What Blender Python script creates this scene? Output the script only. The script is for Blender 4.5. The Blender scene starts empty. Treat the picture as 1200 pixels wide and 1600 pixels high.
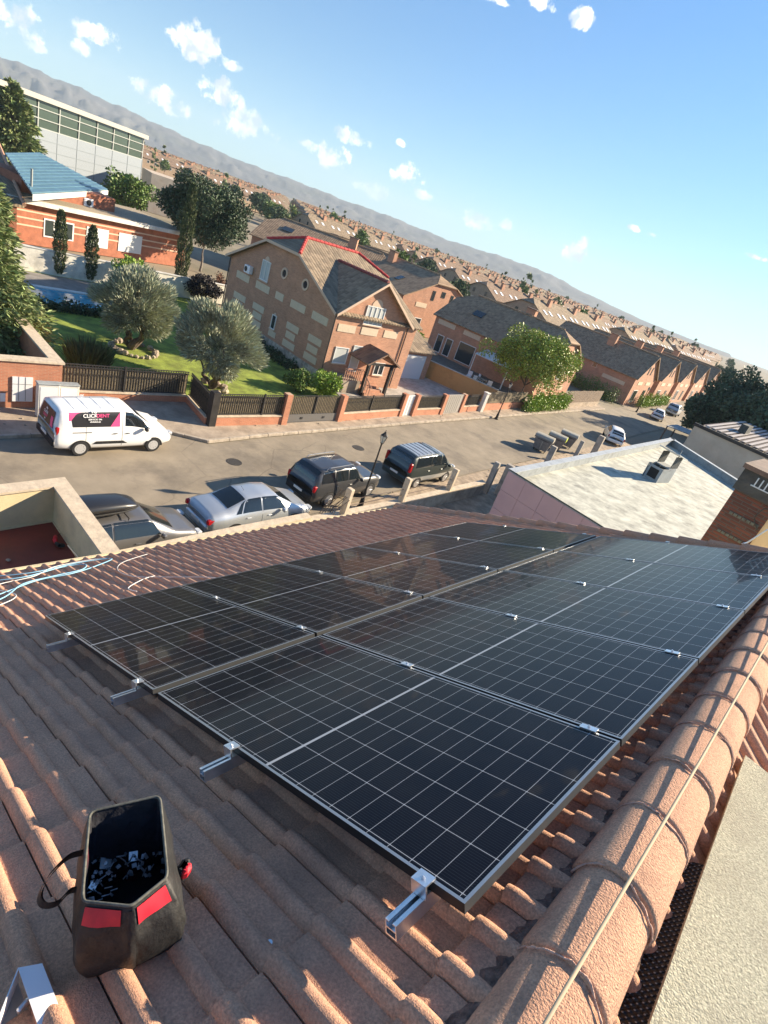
import bpy, math, random
import numpy as np
from mathutils import Vector, Matrix
random.seed(7); RNG = np.random.default_rng(7)
S = bpy.context.scene
R = math.radians
# ------------------------------------------------------------------ camera
CAMZ = 11.3; FPX = 862.5
RW = Matrix(((0.650631, 0.520859, -0.552617), (0.694128, -0.112753, 0.710967), (0.308004, -0.846164, -0.434903)))
cd = bpy.data.cameras.new('camera'); cam = bpy.data.objects.new('camera', cd); S.collection.objects.link(cam)
m = Matrix(((RW[0][0], -RW[0][1], -RW[0][2]), (RW[1][0], -RW[1][1], -RW[1][2]), (RW[2][0], -RW[2][1], -RW[2][2]))).transposed().transposed()
cam.matrix_world = Matrix.Translation((0, 0, CAMZ)) @ m.to_4x4()
cd.sensor_fit = 'HORIZONTAL'; cd.sensor_width = 36; cd.lens = FPX / 1200 * 36
cd.clip_start = 0.02; cd.clip_end = 20000
S.camera = cam
# ------------------------------------------------------------------ light
SUN = Vector((0.325, 0.853, 0.407)).normalized()
sl = bpy.data.lights.new('sun', 'SUN'); so = bpy.data.objects.new('sun', sl); S.collection.objects.link(so)
sl.energy = 5.0; sl.angle = R(0.53); sl.color = (1.0, 0.84, 0.62)
so.rotation_euler = SUN.to_track_quat('Z', 'Y').to_euler()
W = bpy.data.worlds.new('World'); S.world = W; W.use_nodes = True
wn = W.node_tree; wn.nodes.clear()
CLOUDS = [(-1.3349, 0.0801, 0.0541, 0.0348, 1), (-1.2462, 0.0968, 0.045, 0.0229, 0.7), (-1.2645, 0.0762, 0.0229, 0.0131, 0.6), (-1.1331, 0.1303, 0.0531, 0.036, 1), (-1.084, 0.1256, 0.0229, 0.0106, 0.5), (-1.3126, 0.0572, 0.0192, 0.0096, 0.35), (-1.1643, 0.057, 0.0619, 0.0265, 0.7), (-1.0924, 0.0905, 0.0494, 0.0324, 1), (-1.0611, 0.0665, 0.0648, 0.0324, 0.6), (-0.9063, 0.1011, 0.0478, 0.0172, 0.6), (-0.9575, 0.0706, 0.0288, 0.0115, 0.5), (-0.9219, 0.068, 0.0447, 0.0292, 0.8), (-0.8077, 0.0816, 0.0494, 0.0257, 1), (-0.7751, 0.0641, 0.0261, 0.012, 0.5), (-0.8269, 0.116, 0.0154, 0.0106, 0.8), (-0.8477, 0.0435, 0.0501, 0.0201, 0.3), (-0.6804, 0.0554, 0.0406, 0.0223, 0.5), (-0.6351, 0.0631, 0.0222, 0.0141, 0.4), (-0.5176, 0.0626, 0.034, 0.038, 0.9), (-0.4522, 0.1149, 0.0191, 0.0077, 0.8), (-0.4248, 0.1151, 0.0133, 0.0067, 0.7), (-0.2818, 0.1271, 0.0287, 0.0063, 0.7), (-0.6371, 0.3176, 0.0267, 0.02, 1), (-0.6976, 0.3171, 0.0334, 0.0117, 0.9), (-0.7618, 0.3037, 0.0378, 0.0084, 0.7), (-1.0092, 0.064, 0.0152, 0.0133, 0.4)]
def sky():
    N = wn.nodes; L = wn.links
    def mth(op, a, b=None, c=None, clamp=False):
        n = N.new('ShaderNodeMath'); n.operation = op; n.use_clamp = clamp
        for i, v in enumerate((a, b, c)):
            if v is None: continue
            if isinstance(v, (int, float)): n.inputs[i].default_value = v
            else: L.new(v, n.inputs[i])
        return n.outputs[0]
    out = N.new('ShaderNodeOutputWorld'); bg = N.new('ShaderNodeBackground')
    st = N.new('ShaderNodeTexSky'); st.sky_type = 'NISHITA'; st.sun_disc = False
    st.sun_elevation = math.asin(SUN.z); st.sun_rotation = math.atan2(SUN.x, SUN.y)
    st.altitude = 600; st.air_density = 1.0; st.dust_density = 0.2; st.ozone_density = 2.2
    tc = N.new('ShaderNodeTexCoord'); sep = N.new('ShaderNodeSeparateXYZ'); L.new(tc.outputs['Generated'], sep.inputs[0])
    az = mth('ARCTAN2', sep.outputs[0], sep.outputs[1]); el = mth('ARCSINE', sep.outputs[2])
    nz = N.new('ShaderNodeTexNoise'); nz.inputs['Scale'].default_value = 55; nz.inputs['Detail'].default_value = 10; nz.inputs['Roughness'].default_value = .66
    L.new(tc.outputs['Generated'], nz.inputs['Vector'])
    n2 = N.new('ShaderNodeTexNoise'); n2.inputs['Scale'].default_value = 22; n2.inputs['Detail'].default_value = 3
    L.new(tc.outputs['Generated'], n2.inputs['Vector'])
    nn = mth('ADD', mth('MULTIPLY', nz.outputs[0], 2.3), mth('MULTIPLY', n2.outputs[0], 1.2))
    tot = None
    for a, e, w, h, s in CLOUDS:
        dx = mth('DIVIDE', mth('SUBTRACT', az, a), w * 1.0); dy = mth('DIVIDE', mth('SUBTRACT', el, e), h * .9)
        # flat bottoms: squash the lower half
        r2 = mth('ADD', mth('MULTIPLY', dx, dx), mth('MULTIPLY', dy, dy))
        v = mth('SUBTRACT', mth('ADD', nn, -1.38), r2)
        v = mth('MULTIPLY', mth('MULTIPLY', v, 3.0, clamp=True), min(1, s * 1.25))
        tot = v if tot is None else mth('MAXIMUM', tot, v)
    # cloud brightness: side toward the sun lighter
    n3 = N.new('ShaderNodeTexNoise'); n3.inputs['Scale'].default_value = 38; n3.inputs['Detail'].default_value = 5
    mp = N.new('ShaderNodeVectorMath'); mp.operation = 'ADD'; mp.inputs[1].default_value = (0.012, 0.0, 0.014)
    L.new(tc.outputs['Generated'], mp.inputs[0]); L.new(mp.outputs[0], n3.inputs['Vector'])
    cr = N.new('ShaderNodeValToRGB'); cr.color_ramp.elements[0].position = .38; cr.color_ramp.elements[0].color = (4.6, 5.2, 5.8, 1)
    cr.color_ramp.elements[1].position = .6; cr.color_ramp.elements[1].color = (12, 11.4, 10.2, 1); L.new(n3.outputs[0], cr.inputs[0])
    lum = N.new('ShaderNodeRGBToBW'); L.new(st.outputs[0], lum.inputs[0])
    pale = N.new('ShaderNodeMix'); pale.data_type = 'RGBA'; pale.blend_type = 'MULTIPLY'; pale.inputs[0].default_value = 1
    L.new(lum.outputs[0], pale.inputs[6]); pale.inputs[7].default_value = (.52, .74, .86, 1)
    fe = N.new('ShaderNodeMapRange'); fe.inputs[1].default_value = -.02; fe.inputs[2].default_value = .42; fe.inputs[3].default_value = .52; fe.inputs[4].default_value = 0; L.new(el, fe.inputs[0])
    tint = N.new('ShaderNodeMix'); tint.data_type = 'RGBA'; tint.blend_type = 'MULTIPLY'; tint.inputs[0].default_value = 1; tint.inputs[7].default_value = (.60, .94, 1.17, 1); L.new(st.outputs[0], tint.inputs[6])
    hz = N.new('ShaderNodeMix'); hz.data_type = 'RGBA'; L.new(fe.outputs[0], hz.inputs[0]); L.new(tint.outputs[2], hz.inputs[6]); L.new(pale.outputs[2], hz.inputs[7])
    mx = N.new('ShaderNodeMix'); mx.data_type = 'RGBA'
    L.new(mth('MULTIPLY', tot, .9), mx.inputs[0]); L.new(hz.outputs[2], mx.inputs[6]); L.new(cr.outputs[0], mx.inputs[7])
    L.new(mx.outputs[2], bg.inputs[0]); bg.inputs[1].default_value = 0.064
    L.new(bg.outputs[0], out.inputs[0])
sky()
S.view_settings.view_transform = 'Standard'; S.view_settings.look = 'None'; S.view_settings.exposure = 1.48; S.view_settings.gamma = 1
S.render.engine = 'CYCLES'; S.cycles.max_bounces = 6; S.cycles.transparent_max_bounces = 6
S.render.resolution_x = 768; S.render.resolution_y = 1024

# ------------------------------------------------------------------ helpers
def P(u, v, z):                                   # where the sight line through a photo pixel meets the level z
    d = RW @ Vector(((u - 600) / FPX, (v - 800) / FPX, 1)); k = (CAMZ - z) / -d.z
    return Vector((d.x * k, d.y * k, z))
ROOF = Matrix(((0.88633, 0, -0.46305, -3.55406), (-0.00264, 0.99998, -0.00505, 1.09463), (0.46304, 0.0057, 0.88632, CAMZ - 3.25584), (0, 0, 0, 1)))
MATRIX = {}
def props(o, label=None, cat=None, group=None, kind=None):
    if label: o['label'] = label
    if cat: o['category'] = cat
    if group: o['group'] = group
    if kind: o['kind'] = kind
    return o
def thing(name, label, cat, loc=(0, 0, 0), rz=0.0, group=None, mat=None):
    o = bpy.data.objects.new(name, None); S.collection.objects.link(o); o.empty_display_size = .2
    M = mat if mat is not None else Matrix.Translation(Vector(loc)) @ Matrix.Rotation(rz, 4, 'Z')
    o.matrix_world = M; MATRIX[o.name] = M.copy()
    return props(o, label, cat, group)
def link_mesh(name, me, mats, parent=None, smooth=False):
    for mt in (mats if isinstance(mats, (list, tuple)) else [mats]): me.materials.append(mt)
    o = bpy.data.objects.new(name, me); S.collection.objects.link(o)
    if parent is not None: o.parent = parent
    if smooth: me.polygons.foreach_set('use_smooth', [True] * len(me.polygons))
    me.update(); return o
class MB:
    def __init__(s): s.v = []; s.f = []; s.m = []
    def add(s, vs, fs, mi=0):
        b = len(s.v); s.v += [tuple(v) for v in vs]; s.f += [tuple(b + i for i in f) for f in fs]; s.m += [mi] * len(fs); return s
    def box(s, c, d, rz=0, mi=0, M=None):
        x, y, z = d[0] / 2, d[1] / 2, d[2] / 2
        vs = [Vector((sx * x, sy * y, sz * z)) for sz in (-1, 1) for sx, sy in ((-1, -1), (1, -1), (1, 1), (-1, 1))]
        T = Matrix.Translation(Vector(c)) @ (M if M is not None else Matrix.Rotation(rz, 4, 'Z'))
        return s.add([T @ v for v in vs], [(3, 2, 1, 0), (4, 5, 6, 7), (0, 1, 5, 4), (1, 2, 6, 5), (2, 3, 7, 6), (3, 0, 4, 7)], mi)
    def b2(s, x0, x1, y0, y1, z0, z1, mi=0): return s.box(((x0 + x1) / 2, (y0 + y1) / 2, (z0 + z1) / 2), (abs(x1 - x0), abs(y1 - y0), abs(z1 - z0)), 0, mi)
    def bbox(s, c, d, bev=.02, rz=0, mi=0, M=None):   # chamfered box
        x, y, z = d[0] / 2, d[1] / 2, d[2] / 2; b = min(bev, x * .9, y * .9, z * .9)
        loops = [(-z, b), (-z + b, 0), (z - b, 0), (z, b)]; vs = []
        for zz, i in loops:
            X, Y = x - i, y - i
            vs += [(-X + b, -Y, zz), (X - b, -Y, zz), (X, -Y + b, zz), (X, Y - b, zz), (X - b, Y, zz), (-X + b, Y, zz), (-X, Y - b, zz), (-X, -Y + b, zz)]
        fs = [tuple(reversed(range(8))), tuple(range(24, 32))]
        for k in range(3):
            for i in range(8): j = (i + 1) % 8; fs.append((k * 8 + i, k * 8 + j, k * 8 + 8 + j, k * 8 + 8 + i))
        T = Matrix.Translation(Vector(c)) @ (M if M is not None else Matrix.Rotation(rz, 4, 'Z'))
        return s.add([T @ Vector(v) for v in vs], fs, mi)
    def prism(s, pts, z0, z1, mi=0):              # xy polygon (ccw) between two levels
        n = len(pts); vs = [(p[0], p[1], z0) for p in pts] + [(p[0], p[1], z1) for p in pts]
        return s.add(vs, [tuple(reversed(range(n))), tuple(range(n, 2 * n))] + [(i, (i + 1) % n, n + (i + 1) % n, n + i) for i in range(n)], mi)
    def ext(s, pts, vec, mi=0):                   # any planar polygon pushed along vec
        n = len(pts); vec = Vector(vec); vs = [Vector(p) for p in pts] + [Vector(p) + vec for p in pts]
        return s.add(vs, [tuple(reversed(range(n))), tuple(range(n, 2 * n))] + [(i, (i + 1) % n, n + (i + 1) % n, n + i) for i in range(n)], mi)
    def quad(s, a, b, c, d, mi=0): return s.add([a, b, c, d], [(0, 1, 2, 3)], mi)
    def tube(s, pts, r, n=8, mi=0, cap=True):
        pts = [Vector(p) for p in pts]; rr = r if isinstance(r, (list, tuple)) else [r] * len(pts); vs = []
        pu = None
        for i, p in enumerate(pts):
            d = (pts[min(i + 1, len(pts) - 1)] - pts[max(i - 1, 0)]).normalized()
            u = d.orthogonal().normalized() if pu is None else (pu - d * pu.dot(d)).normalized()
            pu = u; w = d.cross(u)
            vs += [p + (u * math.cos(2 * math.pi * k / n) + w * math.sin(2 * math.pi * k / n)) * rr[i] for k in range(n)]
        fs = [(i * n + k, i * n + (k + 1) % n, (i + 1) * n + (k + 1) % n, (i + 1) * n + k) for i in range(len(pts) - 1) for k in range(n)]
        if cap: fs += [tuple(reversed(range(n))), tuple(range((len(pts) - 1) * n, len(pts) * n))]
        return s.add(vs, fs, mi)
    def lathe(s, prof, c=(0, 0, 0), n=16, mi=0, axis='Z'):   # prof = (radius, height) list
        vs = []
        for r, h in prof:
            for k in range(n):
                a = 2 * math.pi * k / n
                q = (r * math.cos(a), r * math.sin(a), h) if axis == 'Z' else (h, r * math.cos(a), r * math.sin(a))
                vs.append((q[0] + c[0], q[1] + c[1], q[2] + c[2]))
        fs = [(i * n + k, i * n + (k + 1) % n, (i + 1) * n + (k + 1) % n, (i + 1) * n + k) for i in range(len(prof) - 1) for k in range(n)]
        fs += [tuple(reversed(range(n))), tuple(range((len(prof) - 1) * n, len(prof) * n))]
        return s.add(vs, fs, mi)
    def build(s, name, mats, parent=None, smooth=False, world=False):
        vs = s.v
        if world and parent is not None:
            r = parent
            while r.parent: r = r.parent
            Mi = MATRIX[r.name].inverted(); vs = [tuple(Mi @ Vector(v)) for v in vs]
        me = bpy.data.meshes.new(name); me.from_pydata(vs, [], s.f)
        o = link_mesh(name, me, mats, parent, smooth)
        if any(s.m): me.polygons.foreach_set('material_index', s.m)
        return o
def copy_tree(o, parent=None):
    c = o.copy(); S.collection.objects.link(c); c.parent = parent
    for ch in list(o.children): copy_tree(ch, c)
    return c
def dup(o, M, label=None, group=None):
    c = copy_tree(o); c.matrix_world = M; MATRIX[c.name] = M.copy()
    if label: c['label'] = label
    if group: c['group'] = group
    return c
def TR(x, y, z=0, rz=0): return Matrix.Translation((x, y, z)) @ Matrix.Rotation(rz, 4, 'Z')
# ------------------------------------------------------------------ materials
def mat(name, col, rough=.7, metal=0, var=0, scale=5, bump=0, bscale=None, spec=.5, col2=None, island=0, coat=0, detail=6, stain=None):
    M_ = bpy.data.materials.new(name); M_.use_nodes = True; nt = M_.node_tree; N = nt.nodes; L = nt.links
    b = N['Principled BSDF']; b.inputs['Roughness'].default_value = rough; b.inputs['Metallic'].default_value = metal
    b.inputs['Base Color'].default_value = (*col, 1); b.inputs['Specular IOR Level'].default_value = spec
    if coat: b.inputs['Coat Weight'].default_value = coat; b.inputs['Coat Roughness'].default_value = .04
    tc = N.new('ShaderNodeTexCoord'); cur = None
    if var or col2:
        nz = N.new('ShaderNodeTexNoise'); nz.inputs['Scale'].default_value = scale; nz.inputs['Detail'].default_value = detail; nz.inputs['Roughness'].default_value = .65
        L.new(tc.outputs['Object'], nz.inputs['Vector'])
        cr = N.new('ShaderNodeValToRGB'); cr.color_ramp.elements[0].position = .35; cr.color_ramp.elements[1].position = .65
        c2 = col2 if col2 else tuple(min(1, c * (1 + var)) for c in col); c1 = col if col2 else tuple(c * (1 - var) for c in col)
        cr.color_ramp.elements[0].color = (*c1, 1); cr.color_ramp.elements[1].color = (*c2, 1)
        L.new(nz.outputs[0], cr.inputs[0]); cur = cr.outputs[0]
    if stain:                                    # (colour, scale, amount)
        nz = N.new('ShaderNodeTexNoise'); nz.inputs['Scale'].default_value = stain[1]; nz.inputs['Detail'].default_value = 8; nz.inputs['Roughness'].default_value = .7
        L.new(tc.outputs['Object'], nz.inputs['Vector'])
        cr = N.new('ShaderNodeValToRGB'); cr.color_ramp.elements[0].position = .5; cr.color_ramp.elements[1].position = .68
        cr.color_ramp.elements[0].color = (0, 0, 0, 1); cr.color_ramp.elements[1].color = (stain[2],) * 3 + (1,)
        L.new(nz.outputs[0], cr.inputs[0])
        mx = N.new('ShaderNodeMix'); mx.data_type = 'RGBA'; L.new(cr.outputs[0], mx.inputs[0])
        if cur: L.new(cur, mx.inputs[6])
        else: mx.inputs[6].default_value = (*col, 1)
        mx.inputs[7].default_value = (*stain[0], 1); cur = mx.outputs[2]
    if island:
        g = N.new('ShaderNodeNewGeometry'); hs = N.new('ShaderNodeHueSaturation')
        ma = N.new('ShaderNodeMapRange'); ma.inputs[3].default_value = 1 - island; ma.inputs[4].default_value = 1 + island
        L.new(g.outputs['Random Per Island'], ma.inputs[0]); L.new(ma.outputs[0], hs.inputs['Value'])
        mb = N.new('ShaderNodeMapRange'); mb.inputs[3].default_value = .5 - island * .05; mb.inputs[4].default_value = .5 + island * .05
        L.new(g.outputs['Random Per Island'], mb.inputs[0]); L.new(mb.outputs[0], hs.inputs['Hue'])
        if cur: L.new(cur, hs.inputs['Color'])
        else: hs.inputs['Color'].default_value = (*col, 1)
        cur = hs.outputs[0]
    if cur: L.new(cur, b.inputs['Base Color'])
    if bump:
        nz = N.new('ShaderNodeTexNoise'); nz.inputs['Scale'].default_value = bscale or scale * 4; nz.inputs['Detail'].default_value = 5
        L.new(tc.outputs['Object'], nz.inputs['Vector']); bp = N.new('ShaderNodeBump'); bp.inputs['Strength'].default_value = bump
        bp.inputs['Distance'].default_value = .02; L.new(nz.outputs[0], bp.inputs['Height']); L.new(bp.outputs[0], b.inputs['Normal'])
    return M_
def nodes_of(m_): return m_.node_tree.nodes, m_.node_tree.links, m_.node_tree.nodes['Principled BSDF']
def brick_mat(name, c1, c2, mortar, bw=.24, bh=.065, bump=.3):
    M_ = mat(name, c1, .85); N, L, b = nodes_of(M_)
    tc = N.new('ShaderNodeTexCoord'); sp = N.new('ShaderNodeSeparateXYZ'); L.new(tc.outputs['Object'], sp.inputs[0])
    ad = N.new('ShaderNodeMath'); L.new(sp.outputs[0], ad.inputs[0]); L.new(sp.outputs[1], ad.inputs[1])
    cb = N.new('ShaderNodeCombineXYZ'); L.new(ad.outputs[0], cb.inputs[0]); L.new(sp.outputs[2], cb.inputs[1])
    br = N.new('ShaderNodeTexBrick'); br.inputs['Scale'].default_value = 1; br.inputs['Brick Width'].default_value = bw; br.inputs['Row Height'].default_value = bh
    br.inputs['Mortar Size'].default_value = .008; br.inputs['Mortar Smooth'].default_value = .3
    br.inputs['Color1'].default_value = (*c1, 1); br.inputs['Color2'].default_value = (*c2, 1); br.inputs['Mortar'].default_value = (*mortar, 1)
    L.new(cb.outputs[0], br.inputs['Vector'])
    nz = N.new('ShaderNodeTexNoise'); nz.inputs['Scale'].default_value = 1.3; nz.inputs['Detail'].default_value = 8; L.new(tc.outputs['Object'], nz.inputs['Vector'])
    mr = N.new('ShaderNodeMapRange'); mr.inputs[3].default_value = .7; mr.inputs[4].default_value = 1.3; L.new(nz.outputs[0], mr.inputs[0])
    hs = N.new('ShaderNodeHueSaturation'); L.new(br.outputs[0], hs.inputs['Color']); L.new(mr.outputs[0], hs.inputs['Value'])
    L.new(hs.outputs[0], b.inputs['Base Color'])
    bp = N.new('ShaderNodeBump'); bp.inputs['Strength'].default_value = bump; bp.inputs['Distance'].default_value = .01; bp.invert = True
    L.new(br.outputs['Fac'], bp.inputs['Height']); L.new(bp.outputs[0], b.inputs['Normal'])
    return M_
def far_tile_mat(name, c1, c2, axis=1, pitch=.3, course=.4):
    # ribbed roof tiling: ribs run up the slope, courses across it; axis = local axis the ridge follows
    M_ = mat(name, c1, .9); N, L, b = nodes_of(M_)
    tc = N.new('ShaderNodeTexCoord'); sp = N.new('ShaderNodeSeparateXYZ'); L.new(tc.outputs['Object'], sp.inputs[0])
    nz = N.new('ShaderNodeTexNoise'); nz.inputs['Scale'].default_value = .9; nz.inputs['Detail'].default_value = 9; nz.inputs['Roughness'].default_value = .75
    L.new(tc.outputs['Object'], nz.inputs['Vector'])
    # per-tile tint
    cb = N.new('ShaderNodeCombineXYZ')
    def fl(sock, p):
        d = N.new('ShaderNodeMath'); d.operation = 'DIVIDE'; L.new(sock, d.inputs[0]); d.inputs[1].default_value = p
        f_ = N.new('ShaderNodeMath'); f_.operation = 'FLOOR'; L.new(d.outputs[0], f_.inputs[0]); return d.outputs[0], f_.outputs[0]
    d1, f1 = fl(sp.outputs[axis], pitch); d2, f2 = fl(sp.outputs[2], course * .45)
    L.new(f1, cb.inputs[0]); L.new(f2, cb.inputs[1])
    wh = N.new('ShaderNodeTexWhiteNoise'); wh.noise_dimensions = '2D'; L.new(cb.outputs[0], wh.inputs['Vector'])
    mx = N.new('ShaderNodeMath'); mx.operation = 'MULTIPLY_ADD'; L.new(wh.outputs[0], mx.inputs[0]); mx.inputs[1].default_value = .45
    sb = N.new('ShaderNodeMath'); sb.operation = 'SUBTRACT'; L.new(nz.outputs[0], sb.inputs[0]); sb.inputs[1].default_value = .2; L.new(sb.outputs[0], mx.inputs[2])
    cr = N.new('ShaderNodeValToRGB'); cr.color_ramp.elements[0].position = .2; cr.color_ramp.elements[1].position = .8
    cr.color_ramp.elements[0].color = (*c1, 1); cr.color_ramp.elements[1].color = (*c2, 1); L.new(mx.outputs[0], cr.inputs[0]); L.new(cr.outputs[0], b.inputs['Base Color'])
    s1 = N.new('ShaderNodeMath'); s1.operation = 'PINGPONG'; L.new(d1, s1.inputs[0]); s1.inputs[1].default_value = .5
    f3 = N.new('ShaderNodeMath'); f3.operation = 'FRACT'; L.new(d2, f3.inputs[0])
    hh = N.new('ShaderNodeMath'); hh.operation = 'MULTIPLY_ADD'; L.new(f3.outputs[0], hh.inputs[0]); hh.inputs[1].default_value = -.35; L.new(s1.outputs[0], hh.inputs[2])
    bp = N.new('ShaderNodeBump'); bp.inputs['Strength'].default_value = .8; bp.inputs['Distance'].default_value = .08; L.new(hh.outputs[0], bp.inputs['Height']); L.new(bp.outputs[0], b.inputs['Normal'])
    return M_
M = dict(
 tile=mat('concrete_tile', (.56, .305, .195), .92, var=.28, scale=130, bump=.35, bscale=240, stain=((.22, .13, .095), 1.7, .5)),
 ridge=mat('ridge_clay', (.62, .345, .22), .92, var=.26, scale=120, bump=.55, bscale=160, stain=((.2, .11, .08), 4, .35)),
 mortar=mat('pink_mortar', (.60, .38, .29), .95, var=.25, scale=30, bump=.8, bscale=90),
 darkmortar=mat('grimy_mortar', (.20, .12, .09), .95, var=.5, scale=24, bump=1, bscale=60),
 alu=mat('aluminium', (.72, .74, .77), .32, .9, var=.08, scale=20),
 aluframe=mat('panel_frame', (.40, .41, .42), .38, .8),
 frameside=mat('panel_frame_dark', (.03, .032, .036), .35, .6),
 black=mat('black_rubber', (.012, .012, .013), .7, var=.3, scale=20),
 tyre=mat('tyre', (.018, .018, .02), .85),
 arch=mat('wheel_arch', (.006, .006, .006), .95),
 glass=mat('car_glass', (.012, .016, .018), .06, spec=.9),
 chrome=mat('hub_metal', (.55, .56, .58), .3, .8),
 asphalt=mat('asphalt', (.27, .225, .165), .95, var=.16, scale=.7, bump=.35, bscale=40, detail=12, stain=((.13, .11, .088), .22, .85)),
 kerb=mat('kerb_stone', (.40, .34, .27), .9, var=.25, scale=3, bump=.3),
 pave=mat('pavement', (.36, .29, .22), .95, var=.25, scale=1.2, bump=.4, bscale=12, stain=((.2, .16, .12), .9, .6)),
 dirt=mat('sandy_dirt', (.36, .28, .2), .98, var=.3, scale=2, bump=.9, bscale=9, stain=((.18, .14, .1), 1.5, .6)),
 ground=mat('dry_ground', (.24, .20, .14), 1, var=.3, scale=.05, stain=((.09, .10, .05), .03, .8)),
 grass=mat('lawn', (.20, .25, .035), .95, var=.4, scale=1.2, bump=1, bscale=25, stain=((.17, .17, .04), 3, .6)),
 cream=mat('cream_render', (.66, .54, .33), .9, var=.08, scale=2, bump=.25, bscale=60, stain=((.38, .30, .21), 1.2, .3)),
 coping=mat('cream_coping', (.56, .46, .34), .9, var=.15, scale=4, bump=.3, stain=((.3, .25, .2), 5, .5)),
 redfloor=mat('red_terrace_floor', (.19, .035, .022), .6, var=.2, scale=1.2, stain=((.10, .03, .022), 1, .6)),
 white=mat('white_render', (.62, .60, .55), .9, var=.1, scale=2, stain=((.4, .38, .34), .8, .5)),
 whitepaint=mat('white_paint', (.78, .78, .77), .35, coat=.5),
 plasticwhite=mat('white_plastic', (.75, .76, .78), .5),
 concrete=mat('concrete', (.40, .36, .31), .95, var=.22, scale=2.5, bump=.5, bscale=20, stain=((.2, .18, .15), 1.1, .6)),
 slab=mat('granular_slab', (.46, .44, .33), 1, var=.34, scale=110, bump=.6, bscale=170, stain=((.36, .33, .25), 2.2, .7)),
 iron=mat('dark_iron', (.035, .032, .03), .6, .3, var=.3, scale=4),
 browniron=mat('brown_iron', (.12, .085, .065), .7, .2),
 cane=mat('cane_screen', (.16, .13, .085), .95, var=.4, scale=12),
 wood=mat('weathered_wood', (.25, .19, .14), .9, var=.3, scale=5),
 fabric=mat('bag_fabric', (.012, .012, .013), .6, var=.5, scale=6, bump=.25, bscale=40, stain=((.045, .043, .04), 3, .6)),
 lining=mat('bag_lining', (.010, .011, .018), .75, var=.4, scale=8, bump=.9, bscale=14, stain=((.24, .008, .02), 3.2, 1)),
 red=mat('red_fabric', (.55, .012, .03), .55, var=.2, scale=10),
 dred=mat('dark_red_fabric', (.12, .008, .012), .8),
 rope=mat('rope', (.55, .44, .29), .9),
 bluehose=mat('pale_blue_cable', (.25, .5, .68), .5), whitehose=mat('white_cable', (.65, .66, .65), .5),
 leafolive=mat('olive_leaf', (.34, .36, .25), .65, island=.45), leafdark=mat('dark_leaf', (.05, .08, .035), .6, island=.5),
 leafgreen=mat('green_leaf', (.12, .18, .035), .55, island=.5), leafyellow=mat('yellow_green_leaf', (.27, .32, .045), .5, island=.45),
 leafspruce=mat('spruce_needle', (.20, .24, .09), .7, island=.5), leafcyp=mat('cypress_leaf', (.075, .095, .035), .8, island=.4),
 leafplum=mat('plum_leaf', (.02, .012, .014), .6, island=.5), leafbright=mat('bright_leaf', (.24, .34, .045), .5, island=.4),
 leafmid=mat('far_leaf', (.08, .12, .05), .7, island=.5),
 bark=mat('bark', (.13, .095, .07), .95, var=.4, scale=8, bump=.8),
 palebark=mat('pale_bark', (.22, .19, .16), .95, var=.4, scale=8, bump=.8),
 rock=mat('garden_rock', (.34, .28, .21), .95, var=.3, scale=3, bump=.6, island=.3),
 water=mat('pool_water', (.03, .30, .42), .05, var=.25, scale=1.5),
 bluemetal=mat('blue_sheet_metal', (.10, .20, .27), .45, .2, var=.12, scale=1),
 redwall=mat('red_brick_render', (.34, .125, .07), .85, var=.2, scale=2),
 peach=mat('pale_band', (.60, .44, .32), .9),
 creampanel=mat('cream_wall_panel', (.62, .50, .36), .9, var=.06),
 pink=mat('pink_cladding', (.50, .33, .34), .6, var=.05, scale=1),
 membrane=mat('white_roof_membrane', (.47, .465, .39), .9, var=.25, scale=1.6, bump=.3, stain=((.22, .22, .19), 1.1, .9)),
 parapet=mat('grey_parapet', (.30, .32, .32), .85, var=.12, scale=1.5, stain=((.1, .1, .1), 2.6, .5)),
 winframe=mat('white_window_frame', (.72, .72, .70), .5), pane=mat('window_pane', (.03, .04, .045), .08, spec=.8),
 curtain=mat('pale_blind', (.45, .47, .45), .7), hole=mat('dark_opening', (.015, .013, .012), .9),
 garagedoor=mat('white_door', (.62, .64, .64), .6), orange=mat('ochre_render', (.55, .33, .13), .9, var=.15, scale=1, stain=((.36, .2, .08), 1, .6)),
 binbody=mat('bin_grey', (.20, .19, .18), .7, var=.2, scale=5), binlid=mat('bin_lid', (.36, .34, .28), .7, var=.15), yellowgreen=mat('bin_yellow', (.52, .62, .05), .6),
 indus=mat('grey_cladding', (.21, .24, .27), .6, var=.04), indusroof=mat('pale_roof_fascia', (.36, .35, .31), .7), indusline=mat('cladding_joint', (.17, .2, .22), .6),
 indusglass=mat('industrial_glazing', (.06, .085, .07), .12, spec=.7), steel=mat('pale_steel', (.30, .32, .30), .6),
 lampglass=mat('lantern_glass', (.62, .60, .52), .25), hillm=None, beige=mat('beige_render', (.50, .42, .33), .9, var=.1, scale=.6, stain=((.38, .2, .12), .8, .2)),
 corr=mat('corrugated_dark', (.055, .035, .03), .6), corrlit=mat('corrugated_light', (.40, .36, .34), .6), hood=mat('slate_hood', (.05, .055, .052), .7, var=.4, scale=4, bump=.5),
 rust=mat('rusty_cap', (.17, .115, .085), .8, var=.3, scale=5), lens=mat('red_lens', (.35, .01, .015), .2), headl=mat('headlight_lens', (.5, .52, .54), .1, spec=.9),
 plate=mat('number_plate', (.7, .7, .68), .5), pinkd=mat('pink_decal', (.75, .08, .24), .4), blackd=mat('black_decal', (.02, .018, .02), .4), wht=mat('white_lettering', (.85, .85, .85), .5),
 redtile=mat('red_ridge_tile', (.50, .05, .045), .8, var=.2, scale=4), gravel=mat('gravel_roof', (.33, .27, .19), 1, var=.3, scale=20),
)
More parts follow.
